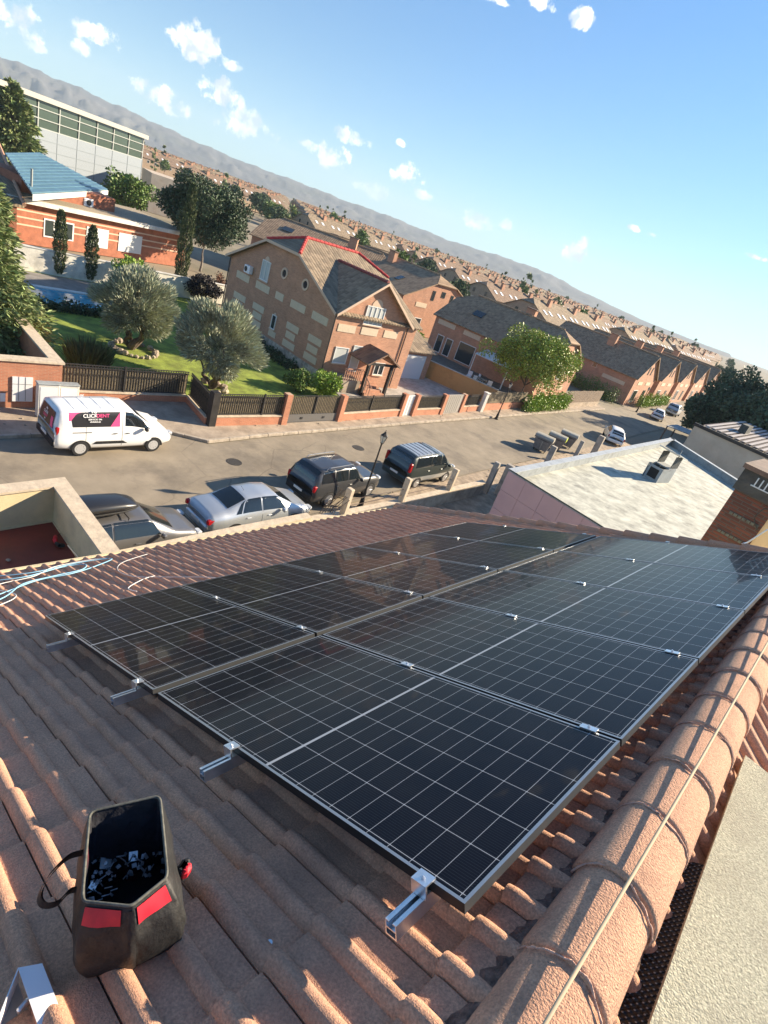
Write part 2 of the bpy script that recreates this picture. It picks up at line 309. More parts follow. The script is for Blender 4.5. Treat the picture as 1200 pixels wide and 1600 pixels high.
def cracks():
    N, L, b = nodes_of(M['asphalt']); src = b.inputs['Base Color'].links[0].from_socket; tc = N.new('ShaderNodeTexCoord')
    nz = N.new('ShaderNodeTexNoise'); nz.inputs['Scale'].default_value = .8; nz.inputs['Detail'].default_value = 6; L.new(tc.outputs['Object'], nz.inputs['Vector'])
    mxv = N.new('ShaderNodeMix'); mxv.data_type = 'RGBA'; mxv.inputs[0].default_value = .25; L.new(tc.outputs['Object'], mxv.inputs[6]); L.new(nz.outputs['Color'], mxv.inputs[7])
    vo = N.new('ShaderNodeTexVoronoi'); vo.feature = 'DISTANCE_TO_EDGE'; vo.inputs['Scale'].default_value = .42; L.new(mxv.outputs[2], vo.inputs['Vector'])
    lt = N.new('ShaderNodeMapRange'); lt.inputs[1].default_value = .003; lt.inputs[2].default_value = .008; lt.inputs[3].default_value = .4; lt.inputs[4].default_value = 0; L.new(vo.outputs['Distance'], lt.inputs[0])
    n2 = N.new('ShaderNodeTexNoise'); n2.inputs['Scale'].default_value = .12; L.new(tc.outputs['Object'], n2.inputs['Vector'])
    g = N.new('ShaderNodeMapRange'); g.inputs[1].default_value = .45; g.inputs[2].default_value = .6; L.new(n2.outputs[0], g.inputs[0])
    ml = N.new('ShaderNodeMath'); ml.operation = 'MULTIPLY'; L.new(lt.outputs[0], ml.inputs[0]); L.new(g.outputs[0], ml.inputs[1])
    v2 = N.new('ShaderNodeTexVoronoi'); v2.inputs['Scale'].default_value = .22; L.new(mxv.outputs[2], v2.inputs['Vector'])
    sp = N.new('ShaderNodeMapRange'); sp.inputs[1].default_value = .05; sp.inputs[2].default_value = .11; sp.inputs[3].default_value = .45; sp.inputs[4].default_value = 0; L.new(v2.outputs['Distance'], sp.inputs[0])
    mm = N.new('ShaderNodeMath'); mm.operation = 'MAXIMUM'; L.new(ml.outputs[0], mm.inputs[0]); L.new(sp.outputs[0], mm.inputs[1])
    fin = N.new('ShaderNodeMix'); fin.data_type = 'RGBA'; L.new(mm.outputs[0], fin.inputs[0]); L.new(src, fin.inputs[6]); fin.inputs[7].default_value = (.06, .05, .045, 1); L.new(fin.outputs[2], b.inputs['Base Color'])
cracks()
M['brick'] = brick_mat('house_brick', (.50, .25, .15), (.39, .185, .11), (.44, .30, .21))
M['brick_o'] = brick_mat('orange_brick', (.50, .20, .11), (.42, .155, .085), (.46, .3, .2))
M['rowbrick'] = brick_mat('row_house_brick', (.37, .27, .18), (.29, .20, .135), (.40, .31, .23))
M['chimbrick'] = brick_mat('chimney_brick', (.16, .06, .042), (.09, .04, .032), (.10, .08, .07), .20, .045, .8)
M['ftile'] = far_tile_mat('brown_roof_tiles', (.14, .105, .07), (.31, .235, .155))
M['ftiled'] = far_tile_mat('dark_roof_tiles', (.19, .125, .075), (.38, .26, .16))
M['ftilex'] = far_tile_mat('brown_roof_tiles_cross', (.14, .085, .06), (.26, .165, .11), axis=0)
M['ftiled_x'] = far_tile_mat('dark_roof_tiles_cross', (.19, .125, .075), (.38, .26, .16), axis=0)
# ================================================================== SETTING
def structure(name, o): o.name = name; return props(o, kind='structure')
def sheet(name, pts, z, m_, depth=0):
    b = MB()
    if depth: b.prism(pts, z - depth, z)
    else: b.add([(p[0], p[1], z) for p in pts], [tuple(range(len(pts)))])
    return structure(name, b.build(name, m_))
from mathutils import noise as NZ
def FN(x, y): return 1 - abs(NZ.fractal(Vector((x, y, 3.7)), .7, 2.1, 5) * 2.2)
def setting():
    n = 60; vs = []; fs = []
    sheet('ground', [(-4750, -800), (1700, -800), (1700, 4750), (-4750, 4750)], -.06, M['ground'])
    sheet('road', [(-12.9, -30), (-12.9, 13), (-15.3, 16), (-17, 30), (-18.5, 46), (-22, 75), (-27, 130), (-45, 300), (-52, 300), (-36, 130), (-30, 92), (-60, 96), (-60, 86), (-30.0, 84), (-28.3, 73.7), (-26.0, 50.8), (-23.8, 30), (-22.3, 17.1), (-21.7, 13.3), (-23.0, 11.6), (-22.6, 5.1), (-22.2, -30)], 0, M['asphalt'])
    sheet('side_verge', [(-12.9, 13.02), (-8, 13.02), (-9.5, 60), (-20.5, 60), (-18.4, 46), (-16.9, 30), (-15.2, 16)], .03, M['dirt'])
    fr = [(-22.2, -30), (-22.6, 5.1), (-23.1, 11.5), (-21.8, 13.3), (-22.4, 17.1), (-23.9, 30), (-26.1, 50.8), (-28.4, 73.7)]
    sheet('pavement', [(p[0] - .15, p[1]) for p in fr] + [(-33, 76), (-30, 50), (-28, 30), (-26.5, 20), (-26.6, 8), (-26.5, -30)], .12, M['pave'], .18)
    k = MB()
    for i in range(len(fr) - 1):
        a = Vector((*fr[i], 0)); b_ = Vector((*fr[i + 1], 0)); d = b_ - a; L_ = d.length; d.normalize(); nn = max(1, int(L_ / 1.0))
        for j in range(nn):
            c = a + d * (L_ * (j + .5) / nn) + Vector((-d.y, d.x, 0)) * .07
            k.bbox((c.x, c.y, .055 + random.uniform(-.004, .006)), (.16, L_ / nn - .015, .17), .015, math.atan2(-d.x, d.y))
    structure('kerb', k.build('kerb', M['kerb']))
    sheet('garden_ground', [(-26.5, 8), (-26.5, 14), (-23.6, 14.5), (-24.2, 27), (-47, 27), (-58, 32), (-58, 8)], .10, M['grass'])
    sheet('driveway', [(-24.4, 26.6), (-25.6, 36), (-27, 46), (-30, 48), (-36.5, 42.5), (-45, 42), (-45, 27.4), (-30.9, 27.2)], .13, M['concrete'])
    # hills beyond the town
    prof = [(-110, .03), (-85, .033), (-77.4, .0309), (-75.1, .0311), (-72.6, .0299), (-69.1, .0262), (-64.2, .0206), (-59.9, .0175), (-54.4, .0180), (-50.8, .0164), (-47.2, .0177), (-40.8, .0145), (-34.7, .0188), (-30.9, .0185), (-28.3, .012), (-21.9, .003), (-16.2, .0005), (-5, 0), (30, 0)]
    az = np.linspace(-112, 20, 560); hp = np.interp(az, [p[0] for p in prof], [p[1] for p in prof])
    rr = np.linspace(0, 1, 46); vs = []
    rough = [sum(math.sin(a * f_ + p_) / w_ for f_, p_, w_ in ((1.9, 1, 1), (4.7, 2, 1.6), (9.7, .5, 3), (23, 4, 5), (41, 1, 8))) for a in az]
    for i, t in enumerate(rr):
        rad = 2300 + 2300 * t
        prof_t = min(1, max(0, (t - .12) / .5)); s_ = prof_t * prof_t * (3 - 2 * prof_t)
        for j, a in enumerate(az):
            gul = FN(a * .4, t * 4) * .19 * math.sin(math.pi * min(1, s_)) + .10 * rough[j] * s_ * (1 - .6 * s_)
            gul += FN(a * 2.3 + 9, t * 9) * .09 * math.sin(math.pi * min(1, s_))
            H = 4100 * hp[j] + (11 if hp[j] > 0 else 0)
            z = H * (s_ * (1 + .05 * rough[j] * (1 if hp[j] > .002 else 0)) - gul * .55) if hp[j] > .0004 else -2
            ra = R(a); vs.append((rad * math.sin(ra), rad * math.cos(ra), max(z, -3)))
    na = len(az); fs = [(i * na + j, i * na + j + 1, (i + 1) * na + j + 1, (i + 1) * na + j) for i in range(len(rr) - 1) for j in range(na - 1)]
    me = bpy.data.meshes.new('hills'); me.from_pydata(vs, [], fs)
    hm = mat('hill_scrub', (.06, .065, .075), 1, col2=(.14, .13, .12), scale=.004, detail=10, stain=((.10, .105, .075), .006, .8))
    structure('hills', link_mesh('hills', me, hm, smooth=True))
setting()
# ================================================================== OUR ROOF
def tile_field(X0, X1, Y0, Y1, ymax=None, hp=-.182, pitch=.1535, gauge=.352, seed=1, phase=0):
    rng = np.random.default_rng(seed); prof_u = [0, .015, .035, .065, .10, .14, .18, .22, .26, .30, .34, .375, .405, .425, .44, .6, .8, .955, .962, .985, .992]
    def ph(u, odd):
        if u <= .44: return .030 * max(0, math.sin(math.pi * u / .44)) ** .62
        if odd and .96 < u < .99: return -.02
        return .0
    ys = []; ks = []
    nroll = int((Y1 - Y0) / pitch)
    for k in range(nroll):
        for u in prof_u: ys.append(Y0 + (k + u) * pitch); ks.append((k, u))
    prof = np.array([ph(u, k % 2 == 0) for k, u in ks]); ys = np.array(ys)
    nc = int(math.ceil((X1 - X0) / gauge)); vs = []; fs = []; n = len(ys)
    for c in range(nc):
        xa = X0 + c * gauge; xb = min(xa + gauge + .02, X1 + .02)
        tj = rng.normal(0, .0018, nroll // 2 + 2); sk = rng.normal(0, .0035, nroll // 2 + 2)
        jit = np.array([tj[(k + 1) // 2] for k, u in ks]); skw = np.array([sk[(k + 1) // 2] for k, u in ks])
        base = len(vs)
        for (x, dh) in ((xa + .012, -.010), (xa, .012), (xa + .003, .0265), (xa + .03, .0285), (xa + gauge * .5, .015), (xb, .0015)):
            ym = 1e9 if ymax is None else ymax(x)
            hh = hp + prof * (1.0 if dh > -.003 else .86) + dh + jit
            for i in range(n): vs.append((x + skw[i], min(ys[i], ym), hh[i]))
        for r_ in range(5):
            for i in range(n - 1):
                a = base + r_ * n + i
                if ymax is not None and ys[i] >= ymax(xa + .2) : continue
                fs.append((a, a + 1, a + n + 1, a + n))
    me = bpy.data.meshes.new('roof_tiles'); me.from_pydata(vs, [], fs)
    return me
ROOF2 = Matrix(((0.88633, 0, 0.46305, 0.22), (0, 1, 0, 1.09463), (-0.46304, 0, 0.88632, 9.80), (0, 0, 0, 1)))
def ymx(x): return 7.1 - (x + 2.97) * .146
def own_house():
    t = thing('tiled_house', 'house whose brown tiled roof under the solar panels fills the foreground', 'house', mat=ROOF)
    me = tile_field(-2.85, 4.02, -2.7, 7.3, ymx); o = link_mesh('roof_tiles', me, M['tile'], t)
    o['label'] = 'brown ribbed concrete tiles sloping down to the street'
    me = tile_field(.0, 3.0, -2.7, 6.2, seed=5, hp=-.12); o = link_mesh('roof_tiles', me, M['tile'], t)
    o.matrix_local = ROOF.inverted() @ ROOF2; o['label'] = 'tiles of the slope beyond the ridge'
    # ridge of barrel tiles, in world coordinates; centre line x = .09
    def barrel(b, y0, y1, r0, r1, zc=9.742, th=.014, n=24, z0=0, z1=0, a0=-108, a1=108):
        rings = []
        steps = ((y0, r0 - th, z0), (y0, r0, z0), (y0 + .02, r0 + .004, z0), (y1, r1, z1))
        for y, r_, dz in steps:
            for k in range(n + 1):
                a = R(a0 + (a1 - a0) * k / n); rings.append((.192 - .031 * y + r_ * math.sin(a), y, zc + dz + r_ * math.cos(a) * .98))
        b.add(rings, [(s * (n + 1) + k, s * (n + 1) + k + 1, (s + 1) * (n + 1) + k + 1, (s + 1) * (n + 1) + k) for s in range(3) for k in range(n)])
    rt = MB(); mo = MB(); y = -1.70; i = 0
    while y < 7.05:
        j = random.uniform(-.004, .004)
        rt = MB(); mo = MB(); barrel(rt, y, y + .40, .131 + j, .124 + j, z0=.003, z1=0)
        pts = []
        for k in range(30):
            a = R(-92 + 180 * k / 29); r_ = .1298
            pts.append((.192 - .031 * y + r_ * math.sin(a), y - .008 + random.uniform(-.005, .005) + .012 * math.sin(a * 3 + i), 9.745 + r_ * math.cos(a) * .98))
        mo.tube(pts, [random.uniform(.0018, .0042) for _ in pts], 6)
        rto = rt.build('ridge_tile', M['ridge'], t, True, world=True); mo.build('ridge_mortar', M['mortar'], rto, True, world=True)
        y += .362; i += 1
    # lumpy bedding mortar along both feet of the ridge
    lm = MB()
    for side in (-1, 1):
        ys = np.arange(-1.7, 7.0, .02); vs = []
        for q, yy in enumerate(ys):
            w = .022 + .012 * math.sin(yy * 41.9 + 1) + random.uniform(-.008, .008)
            x0 = .192 - .031 * yy + side * .118; z0 = 9.70
            w += .03 * (side < 0); xo = x0 + side * w; zo = 9.735 - w * .52 - .045
            if side < 0: z0 = 9.699 + .522 * x0 + .035; zo = 9.699 + .522 * xo + .010
            for s in range(5):
                f_ = s / 4; vs.append((x0 + (xo - x0) * f_, yy, z0 + (zo - z0) * f_ + random.uniform(-.007, .007) + .012 * math.sin(math.pi * f_)))
        nn = len(ys); lm.add(vs, [(q * 5 + s, q * 5 + s + 1, q * 5 + 6 + s, q * 5 + 5 + s) for q in range(nn - 1) for s in range(4)])
    lm.build('bedding_mortar', M['darkmortar'], t, True, world=True)
    # verge tiles at the far edge
    vt = MB(); X = -2.95; 
    while X < 3.8:
        a = ROOF @ Vector((X, ymx(X) - .02, -.15)); b_ = ROOF @ Vector((X + .37, ymx(X + .37) - .02, -.17))
        d = (b_ - a).normalized(); up = Vector((-.463, 0, .886)); sd = d.cross(up).normalized(); up = sd.cross(d)
        vs = []
        for p, r_ in ((a, .06), (a, .078), (b_, .066)):
            for k in range(11):
                an = R(-100 + 200 * k / 10); vs.append(p + sd * (r_ * math.sin(an)) + up * (r_ * math.cos(an)))
        vt.add(vs, [(s * 11 + k, s * 11 + k + 1, s * 11 + 12 + k, s * 11 + 11 + k) for s in range(2) for k in range(10)])
        X += .345
    vt.build('verge_tiles', M['tile'], t, True, world=True)
    wl = MB()
    c = [ROOF @ Vector(q) for q in ((-2.6, -2.5, -.26), (-2.6, ymx(-2.6) - .25, -.26), (3.9, ymx(3.9) - .25, -.26), (3.9, -2.5, -.26))]
    vs = [Vector((p.x, p.y, 0)) for p in c] + list(c) + [Vector((3.1, 7.0, 0)), Vector((3.1, -1.4, 0)), Vector((3.1, 7.0, 8.3)), Vector((3.1, -1.4, 8.3))]
    wl.add(vs, [(0, 1, 5, 4), (1, 2, 6, 5), (2, 8, 10, 6), (8, 9, 11, 10), (9, 3, 7, 11), (3, 0, 4, 7), (4, 5, 6, 7), (7, 6, 10, 11)])
    wl.build('wall', M['cream'], t, world=True)
    gt = MB(); a = ROOF @ Vector((-2.9, -2.6, -.24)); b_ = ROOF @ Vector((-2.9, 6.95, -.24))
    gt.tube([(a.x - .08, a.y, a.z), (b_.x - .08, b_.y, b_.z)], .062, 10)
    gt.build('gutter', M['cream'], t, world=True)
own_house()
# ------------------------------------------------------------------ solar panels
PL, PWD, PITCH, GAP = 1.903, 1.062, 1.0797, .0573
def cell_mat():
    M_ = mat('solar_cells', (.004, .005, .011), .3, spec=.06, coat=.32); N, L, b = nodes_of(M_)
    b.inputs['Coat Roughness'].default_value = .03; b.inputs['Coat IOR'].default_value = 1.28
    tc = N.new('ShaderNodeTexCoord'); sp = N.new('ShaderNodeSeparateXYZ'); L.new(tc.outputs['Object'], sp.inputs[0])
    def mth(op, a, b_=None, c=None):
        n = N.new('ShaderNodeMath'); n.operation = op
        for i, v in enumerate((a, b_, c)):
            if v is None: continue
            if isinstance(v, (int, float)): n.inputs[i].default_value = v
            else: L.new(v, n.inputs[i])
        return n.outputs[0]
    def line(sock, p, w, off=0):            # 1 near multiples of p
        d = mth('DIVIDE', mth('ADD', sock, off), p); pp = mth('PINGPONG', d, .5)
        return mth('LESS_THAN', pp, w / 2 / p)
    x, y = sp.outputs[0], sp.outputs[1]
    px = (PL / 2 - .032) / 10; py = (PWD - .052) / 6
    ax = mth('ABSOLUTE', mth('SUBTRACT', x, PL / 2))
    lx = line(ax, px, .0018, -.006); ly = line(y, py, .0023, -.026)
    # diamonds where the corners are clipped
    ddx = mth('MULTIPLY', mth('PINGPONG', mth('DIVIDE', mth('ADD', ax, -.006), px), .5), px); ddy = mth('MULTIPLY', mth('PINGPONG', mth('DIVIDE', mth('ADD', y, -.026), py), .5), py)
    dm = mth('LESS_THAN', mth('ADD', ddx, ddy), .0042)
    mid = mth('LESS_THAN', ax, .0065)
    ex = mth('GREATER_THAN', ax, PL / 2 - .021); ey = mth('GREATER_THAN', mth('ABSOLUTE', mth('SUBTRACT', y, PWD / 2)), PWD / 2 - .021)
    wh = mth('MAXIMUM', mth('MAXIMUM', lx, ly), mth('MAXIMUM', mid, dm))
    bb = mth('MULTIPLY', line(y, .0105, .0011, -.0213), .9)
    c1 = N.new('ShaderNodeMix'); c1.data_type = 'RGBA'; c1.inputs[6].default_value = (.0022, .0028, .0075, 1); c1.inputs[7].default_value = (.030, .033, .042, 1); L.new(bb, c1.inputs[0])
    c2 = N.new('ShaderNodeMix'); c2.data_type = 'RGBA'; L.new(c1.outputs[2], c2.inputs[6]); c2.inputs[7].default_value = (.36, .38, .41, 1); L.new(wh, c2.inputs[0])
    # a film of dust
    nz = N.new('ShaderNodeTexNoise'); nz.inputs['Scale'].default_value = 3; nz.inputs['Detail'].default_value = 8; L.new(tc.outputs['Object'], nz.inputs['Vector'])
    mr = N.new('ShaderNodeMapRange'); mr.inputs[1].default_value = .4; mr.inputs[2].default_value = .8; mr.inputs[3].default_value = 0; mr.inputs[4].default_value = .018; L.new(nz.outputs[0], mr.inputs[0])
    c3 = N.new('ShaderNodeMix'); c3.data_type = 'RGBA'; L.new(c2.outputs[2], c3.inputs[6]); c3.inputs[7].default_value = (.35, .33, .28, 1); L.new(mr.outputs[0], c3.inputs[0])
    L.new(c3.outputs[2], b.inputs['Base Color'])
    return M_
M['cells'] = cell_mat()
def make_panel():
    t = thing('solar_panel', 'x', 'solar panel', mat=ROOF, group='solar panels laid in two rows on the tiled roof')
    f = MB(); w = .011; d = .032
    for x0, x1, y0, y1 in ((0, PL, 0, w), (0, PL, PWD - w, PWD), (0, w, w, PWD - w), (PL - w, PL, w, PWD - w)):
        f.b2(x0, x1, y0, y1, -d, 0, 0)
    # one metal frame: tops pale, sides coloured darker to stand in for shade
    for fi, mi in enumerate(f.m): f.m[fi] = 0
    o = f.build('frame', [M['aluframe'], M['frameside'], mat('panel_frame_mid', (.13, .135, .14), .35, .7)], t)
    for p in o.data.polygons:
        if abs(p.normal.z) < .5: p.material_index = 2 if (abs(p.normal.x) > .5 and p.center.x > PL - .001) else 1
    g = MB(); g.b2(w, PL - w, w, PWD - w, -.008, -.0018); g.build('glass', M['cells'], t)
    return t
def panel_place(i, k): return ROOF @ Matrix.Translation(((PL + GAP) * i, PITCH * k, 0))
NTH = ['nearest', 'second', 'third', 'fourth', 'farthest']
p0 = make_panel()
for i in range(2):
    for k in range(5):
        M_ = panel_place(i, k); row = ('street side row', 'ridge side row')[i]
        lab = 'black solar panel with white grid lines, %s in the %s' % (NTH[k], row)
        if i == k == 0: p0.matrix_world = M_; MATRIX[p0.name] = M_; p0['label'] = lab
        else: dup(p0, M_, lab)
# rails with clamps
RX = (.64, 1.50, 2.72, 3.55); 
RAILX = [.62, 1.75, 2.70, 3.73]
RLAB = ['aluminium rail under the panels nearest the street, its end poking out', 'aluminium rail sticking out just before the gap between the two panel rows', 'aluminium rail end poking out beneath the panel nearest the tool bag', 'aluminium rail end poking out at the corner nearest the ridge']
def clamp(b, x, y, end=False):
    if end:
        b.b2(x - .027, x + .027, y - .036, y - .030, -.034, .006); b.b2(x - .027, x + .027, y - .036, y + .010, .004, .009)
        b.b2(x - .02, x + .02, y - .034, y - .002, -.034, -.03)
    else:
        b.b2(x - .036, x + .036, y - .017, y + .017, .0025, .0065)
    b.lathe([(.0065, .0075 if end else .0065), (.0065, .0145 if end else .0135), (.003, .0145 if end else .0135), (.003, .018)], (x, y - (.015 if end else 0), 0), 8)
for j, X in enumerate(RAILX):
    t = thing('mounting_rail', RLAB[j], 'mounting rail', mat=ROOF, group='aluminium mounting rails under the panels')
    b = MB(); y0, y1 = -.15, 5 * PITCH + .06; z1 = -.0345
    b.b2(X - .02, X - .0165, y0, y1, z1 - .045, z1); b.b2(X + .0165, X + .02, y0, y1, z1 - .045, z1)
    b.b2(X - .0165, X + .0165, y0, y1, z1 - .045, z1 - .041); b.b2(X - .0165, X + .0165, y0, y1, z1 - .024, z1 - .02)
    b.b2(X - .0165, X - .0065, y0, y1, z1 - .0035, z1 - .0005); b.b2(X + .0065, X + .0165, y0, y1, z1 - .0035, z1 - .0005)
    b.build('channel', M['alu'], t)
    for k in range(6):
        c = MB(); yy = (0, *[q * PITCH - .009 for q in range(1, 5)], 5 * PITCH - .0177 + .036)[k]
        if k == 5: c.b2(X - .02, X + .02, yy - .03, yy, -.03, .006)
        else: clamp(c, X, yy, k == 0)
        c.build('clamp', M['alu'], t)
    for yy in np.arange(.1, 5.4, .9): h = MB(); h.b2(X - .015, X + .015, yy, yy + .04, -.15, z1 - .0455); h.build('roof_hook', M['alu'], t)
# ================================================================== THINGS ON AND BY OUR ROOF
def RP(X, Y, h=-.145): return ROOF @ Vector((X, Y, h))
def spline(pts, n=8):
    pts = [Vector(p) for p in pts]; out = []
    for i in range(len(pts) - 1):
        p0, p1, p2, p3 = pts[max(i - 1, 0)], pts[i], pts[i + 1], pts[min(i + 2, len(pts) - 1)]
        for k in range(n):
            t = k / n; out.append(.5 * ((2 * p1) + (p2 - p0) * t + (2 * p0 - 5 * p1 + 4 * p2 - p3) * t * t + (3 * p1 - p0 - 3 * p2 + p3) * t ** 3))
    return out + [pts[-1]]
def tagged(o, label, cat, group=None, kind=None): return props(o, label, cat, group, kind)
# string along the ridge
b = MB(); b.tube([(.168, .2, 9.912), (.145, 1.1, 9.912), (.118, 2.3, 9.915), (.065, 4.2, 9.912), (-.03, 6.9, 9.922)], .0055, 6)
tagged(b.build('ridge_string', M['rope'], smooth=True), 'thin tan cord stretched along the crest of the ridge tiles', 'cord')
# cap slab with its black mesh side
t = thing('vent_stack', 'stone coloured granular slab on a black mesh box beyond the ridge', 'vent', (.3, 1, 9))
sz = 9.72; sp_ = [P(1015, 1600, sz), P(1105, 1345, sz), P(1165, 1180, sz)]; sp_ = [sp_[0] * 1 + (sp_[0] - sp_[1]) * 3.2] + sp_ + [Vector((2.0, sp_[2].y - .1, sz)), Vector((2.2, sp_[0].y - 3, sz))]; b.__init__() if False else None
b = MB(); b.ext([q - Vector((0, 0, .018)) for q in reversed(sp_)], (0, 0, .018)); b.build('slab', M['slab'], t, world=True)
def mesh_mat():
    M_ = mat('woven_black_mesh', (.01, .011, .012), .45); N, L, bb = nodes_of(M_)
    tc = N.new('ShaderNodeTexCoord'); mp = N.new('ShaderNodeMapping'); mp.inputs['Rotation'].default_value = (0, 0, 0); L.new(tc.outputs['Object'], mp.inputs[0])
    sp = N.new('ShaderNodeSeparateXYZ'); L.new(mp.outputs[0], sp.inputs[0])
    def w(sock, p, add=None):
        n = N.new('ShaderNodeMath'); n.operation = 'MULTIPLY'; L.new(sock, n.inputs[0]); n.inputs[1].default_value = 2 * math.pi / p
        s_ = N.new('ShaderNodeMath'); s_.operation = 'SINE'
        if add is not None:
            a_ = N.new('ShaderNodeMath'); L.new(n.outputs[0], a_.inputs[0]); L.new(add, a_.inputs[1]); L.new(a_.outputs[0], s_.inputs[0])
        else: L.new(n.outputs[0], s_.inputs[0])
        return s_.outputs[0]
    a = w(sp.outputs[1], .022); c = w(sp.outputs[2], .018)
    m1 = N.new('ShaderNodeMath'); m1.operation = 'MULTIPLY'; L.new(a, m1.inputs[0]); L.new(c, m1.inputs[1])
    gt = N.new('ShaderNodeMath'); gt.operation = 'GREATER_THAN'; L.new(m1.outputs[0], gt.inputs[0]); gt.inputs[1].default_value = .72
    mx = N.new('ShaderNodeMix'); mx.data_type = 'RGBA'; mx.inputs[6].default_value = (.008, .009, .01, 1); mx.inputs[7].default_value = (.30, .31, .31, 1); L.new(gt.outputs[0], mx.inputs[0]); L.new(mx.outputs[2], bb.inputs['Base Color'])
    bp = N.new('ShaderNodeBump'); bp.inputs['Strength'].default_value = 1; bp.inputs['Distance'].default_value = .01; L.new(m1.outputs[0], bp.inputs['Height']); L.new(bp.outputs[0], bb.inputs['Normal'])
    return M_
M['mesh'] = mesh_mat()
b = MB(); e_ = [Vector((q.x + .004, q.y, 9.70)) for q in sp_[:3]]; dn_ = Vector((-.085, 0, -.075)); b.add(e_ + [q + dn_ for q in e_] + [e_[2] + Vector((1, .1, 0)), e_[2] + Vector((1, .1, -.45))], [(0, 1, 4, 3), (1, 2, 5, 4), (2, 6, 7, 5)]); b.build('mesh_side', M['mesh'], t, world=True)
# ------------------------------------------------------------------ tool bag
def toolbag():
    c = RP(3.08, -.60, -.15)
    t = thing('tool_bag', 'open black tool bag with red trim lying on the brown tiles', 'bag', c)
    # rim corners and foot corners traced to their real places on the slope
    def at(u, v, X, h): pass
    rim = [Vector(q) for q in RIM]; foot = [Vector(q) for q in FOOT]
    def smooth_loop(L_, n=6, k=.28):
        out = []; N_ = len(L_)
        for i in range(N_):
            a, b_, c_ = L_[i - 1], L_[i], L_[(i + 1) % N_]
            p = b_ + (a - b_) * k; q = b_ + (c_ - b_) * k
            for j in range(n): s_ = j / (n - 1); out.append((p * (1 - s_) + b_ * s_) * (1 - s_) + (b_ * (1 - s_) + q * s_) * s_)
            p2 = c_ + (b_ - c_) * k
            for j in range(1, 5): out.append(q.lerp(p2, j / 5))
        return out
    r = smooth_loop(rim, k=.10); f = smooth_loop(foot, k=.14); n = len(r)
    ctr = sum(f, Vector()) / n; rc = sum(r, Vector()) / n; vs = []
    rows = 12
    for i in range(rows + 1):
        s_ = i / rows
        for k in range(n):
            p = f[k].lerp(r[k], s_); out = (p - ctr.lerp(rc, s_)); 
            bulge = 1 + .21 * math.sin(math.pi * s_) ** .8 + .035 * math.sin(k * .9 + s_ * 6) * math.sin(math.pi * s_) + .02 * math.sin(k * 1.7 - s_ * 9) * math.sin(math.pi * s_)
            q = ctr.lerp(rc, s_) + out * bulge; vs.append(q)
    b = MB(); b.add(vs, [(i * n + k, i * n + (k + 1) % n, (i + 1) * n + (k + 1) % n, (i + 1) * n + k) for i in range(rows) for k in range(n)] + [tuple(reversed(range(n)))])
    b.build('body', M['fabric'], t, True, world=True)
    vs = []
    for i in range(7):
        s_ = 1 - i / 6 * .80
        for k in range(n):
            p = f[k].lerp(r[k], s_); m_ = ctr.lerp(rc, s_); vs.append(m_ + (p - m_) * (.975 if i else .999) * (1 + .04 * math.sin(k * 2.3 + i) * (i > 0)))
    b = MB(); b.add(vs, [(i * n + (k + 1) % n, i * n + k, (i + 1) * n + k, (i + 1) * n + (k + 1) % n) for i in range(6) for k in range(n)] + [tuple(range(6 * n, 7 * n))])
    b.build('lining', M['lining'], t, True, world=True)
    b = MB(); b.tube(r + [r[0]], .0042, 6); b.build('zip_rim', mat('zip_grey', (.10, .10, .085), .8, var=.4, scale=60), t, True, world=True)
    up = (rc - ctr).normalized()
    def band(k0, k1, s0, s1, off, mt, nm):
        bb = MB(); pp = []
        for s_ in np.linspace(s0, s1, 5):
            for kf in np.linspace(k0, k1, 10):
                k = int(math.floor(kf)) % n; fr = kf - math.floor(kf)
                def surf(k):
                    p = f[k].lerp(r[k], s_); m_ = ctr.lerp(rc, s_)
                    bulge = 1 + .21 * math.sin(math.pi * s_) ** .8 + .035 * math.sin(k * .9 + s_ * 6) * math.sin(math.pi * s_) + .02 * math.sin(k * 1.7 - s_ * 9) * math.sin(math.pi * s_)
                    return m_ + (p - m_) * bulge + (p - m_).normalized() * off
                pp.append(surf(k).lerp(surf((k + 1) % n), fr))
        bb.add(pp, [(i * 10 + j, i * 10 + j + 1, i * 10 + 11 + j, i * 10 + 10 + j) for i in range(4) for j in range(9)])
        bb.build(nm, mt, t, True, world=True)
    band(25.3, 29.8, .78, .965, .004, M['red'], 'red_flap'); band(35.6, 39.9, .80, .97, .004, M['red'], 'red_flap')
    band(31.0, 34.2, .0, .96, .005, M['fabric'], 'webbing_strap')
    # carrying handle loop on the left, carrying strap stub on the right
    hl = spline(HANDLE, 8); bb = MB(); w = Vector((.1, .25, .9)).normalized() * .015
    vs = []
    for q in hl: vs += [q - w, q + w]
    nn = len(hl); th = Vector((.002, -.002, 0))
    bb.add(vs + [v + Vector((.004, .004, .001)) for v in vs], [(2 * i, 2 * i + 1, 2 * i + 3, 2 * i + 2) for i in range(nn - 1)] + [(2 * nn + 2 * i + 2, 2 * nn + 2 * i + 3, 2 * nn + 2 * i + 1, 2 * nn + 2 * i) for i in range(nn - 1)])
    bb.build('handle', M['fabric'], t, True, world=True)
    bb = MB(); bb.bbox(SIDE, (.028, .05, .06), .01, .5); o = bb.build('side_handle', M['fabric'], t, world=True)
    bb = MB(); bb.bbox(Vector(SIDE) + Vector((.012, .004, .012)), (.022, .036, .04), .008, .5); bb.build('red_pad', M['red'], o, world=True)
    bb = MB(); bb.lathe([(.006, -.002), (.006, .002), (.002, .003)], BADGE, 10); bb.build('rivet', M['alu'], t, world=True)
    # loose clamps inside the bag: each its own thing
    labs = ['largest aluminium clamp lying in the open tool bag', 'small aluminium clamp near the left corner inside the bag', 'aluminium clamp in the middle heap inside the tool bag']
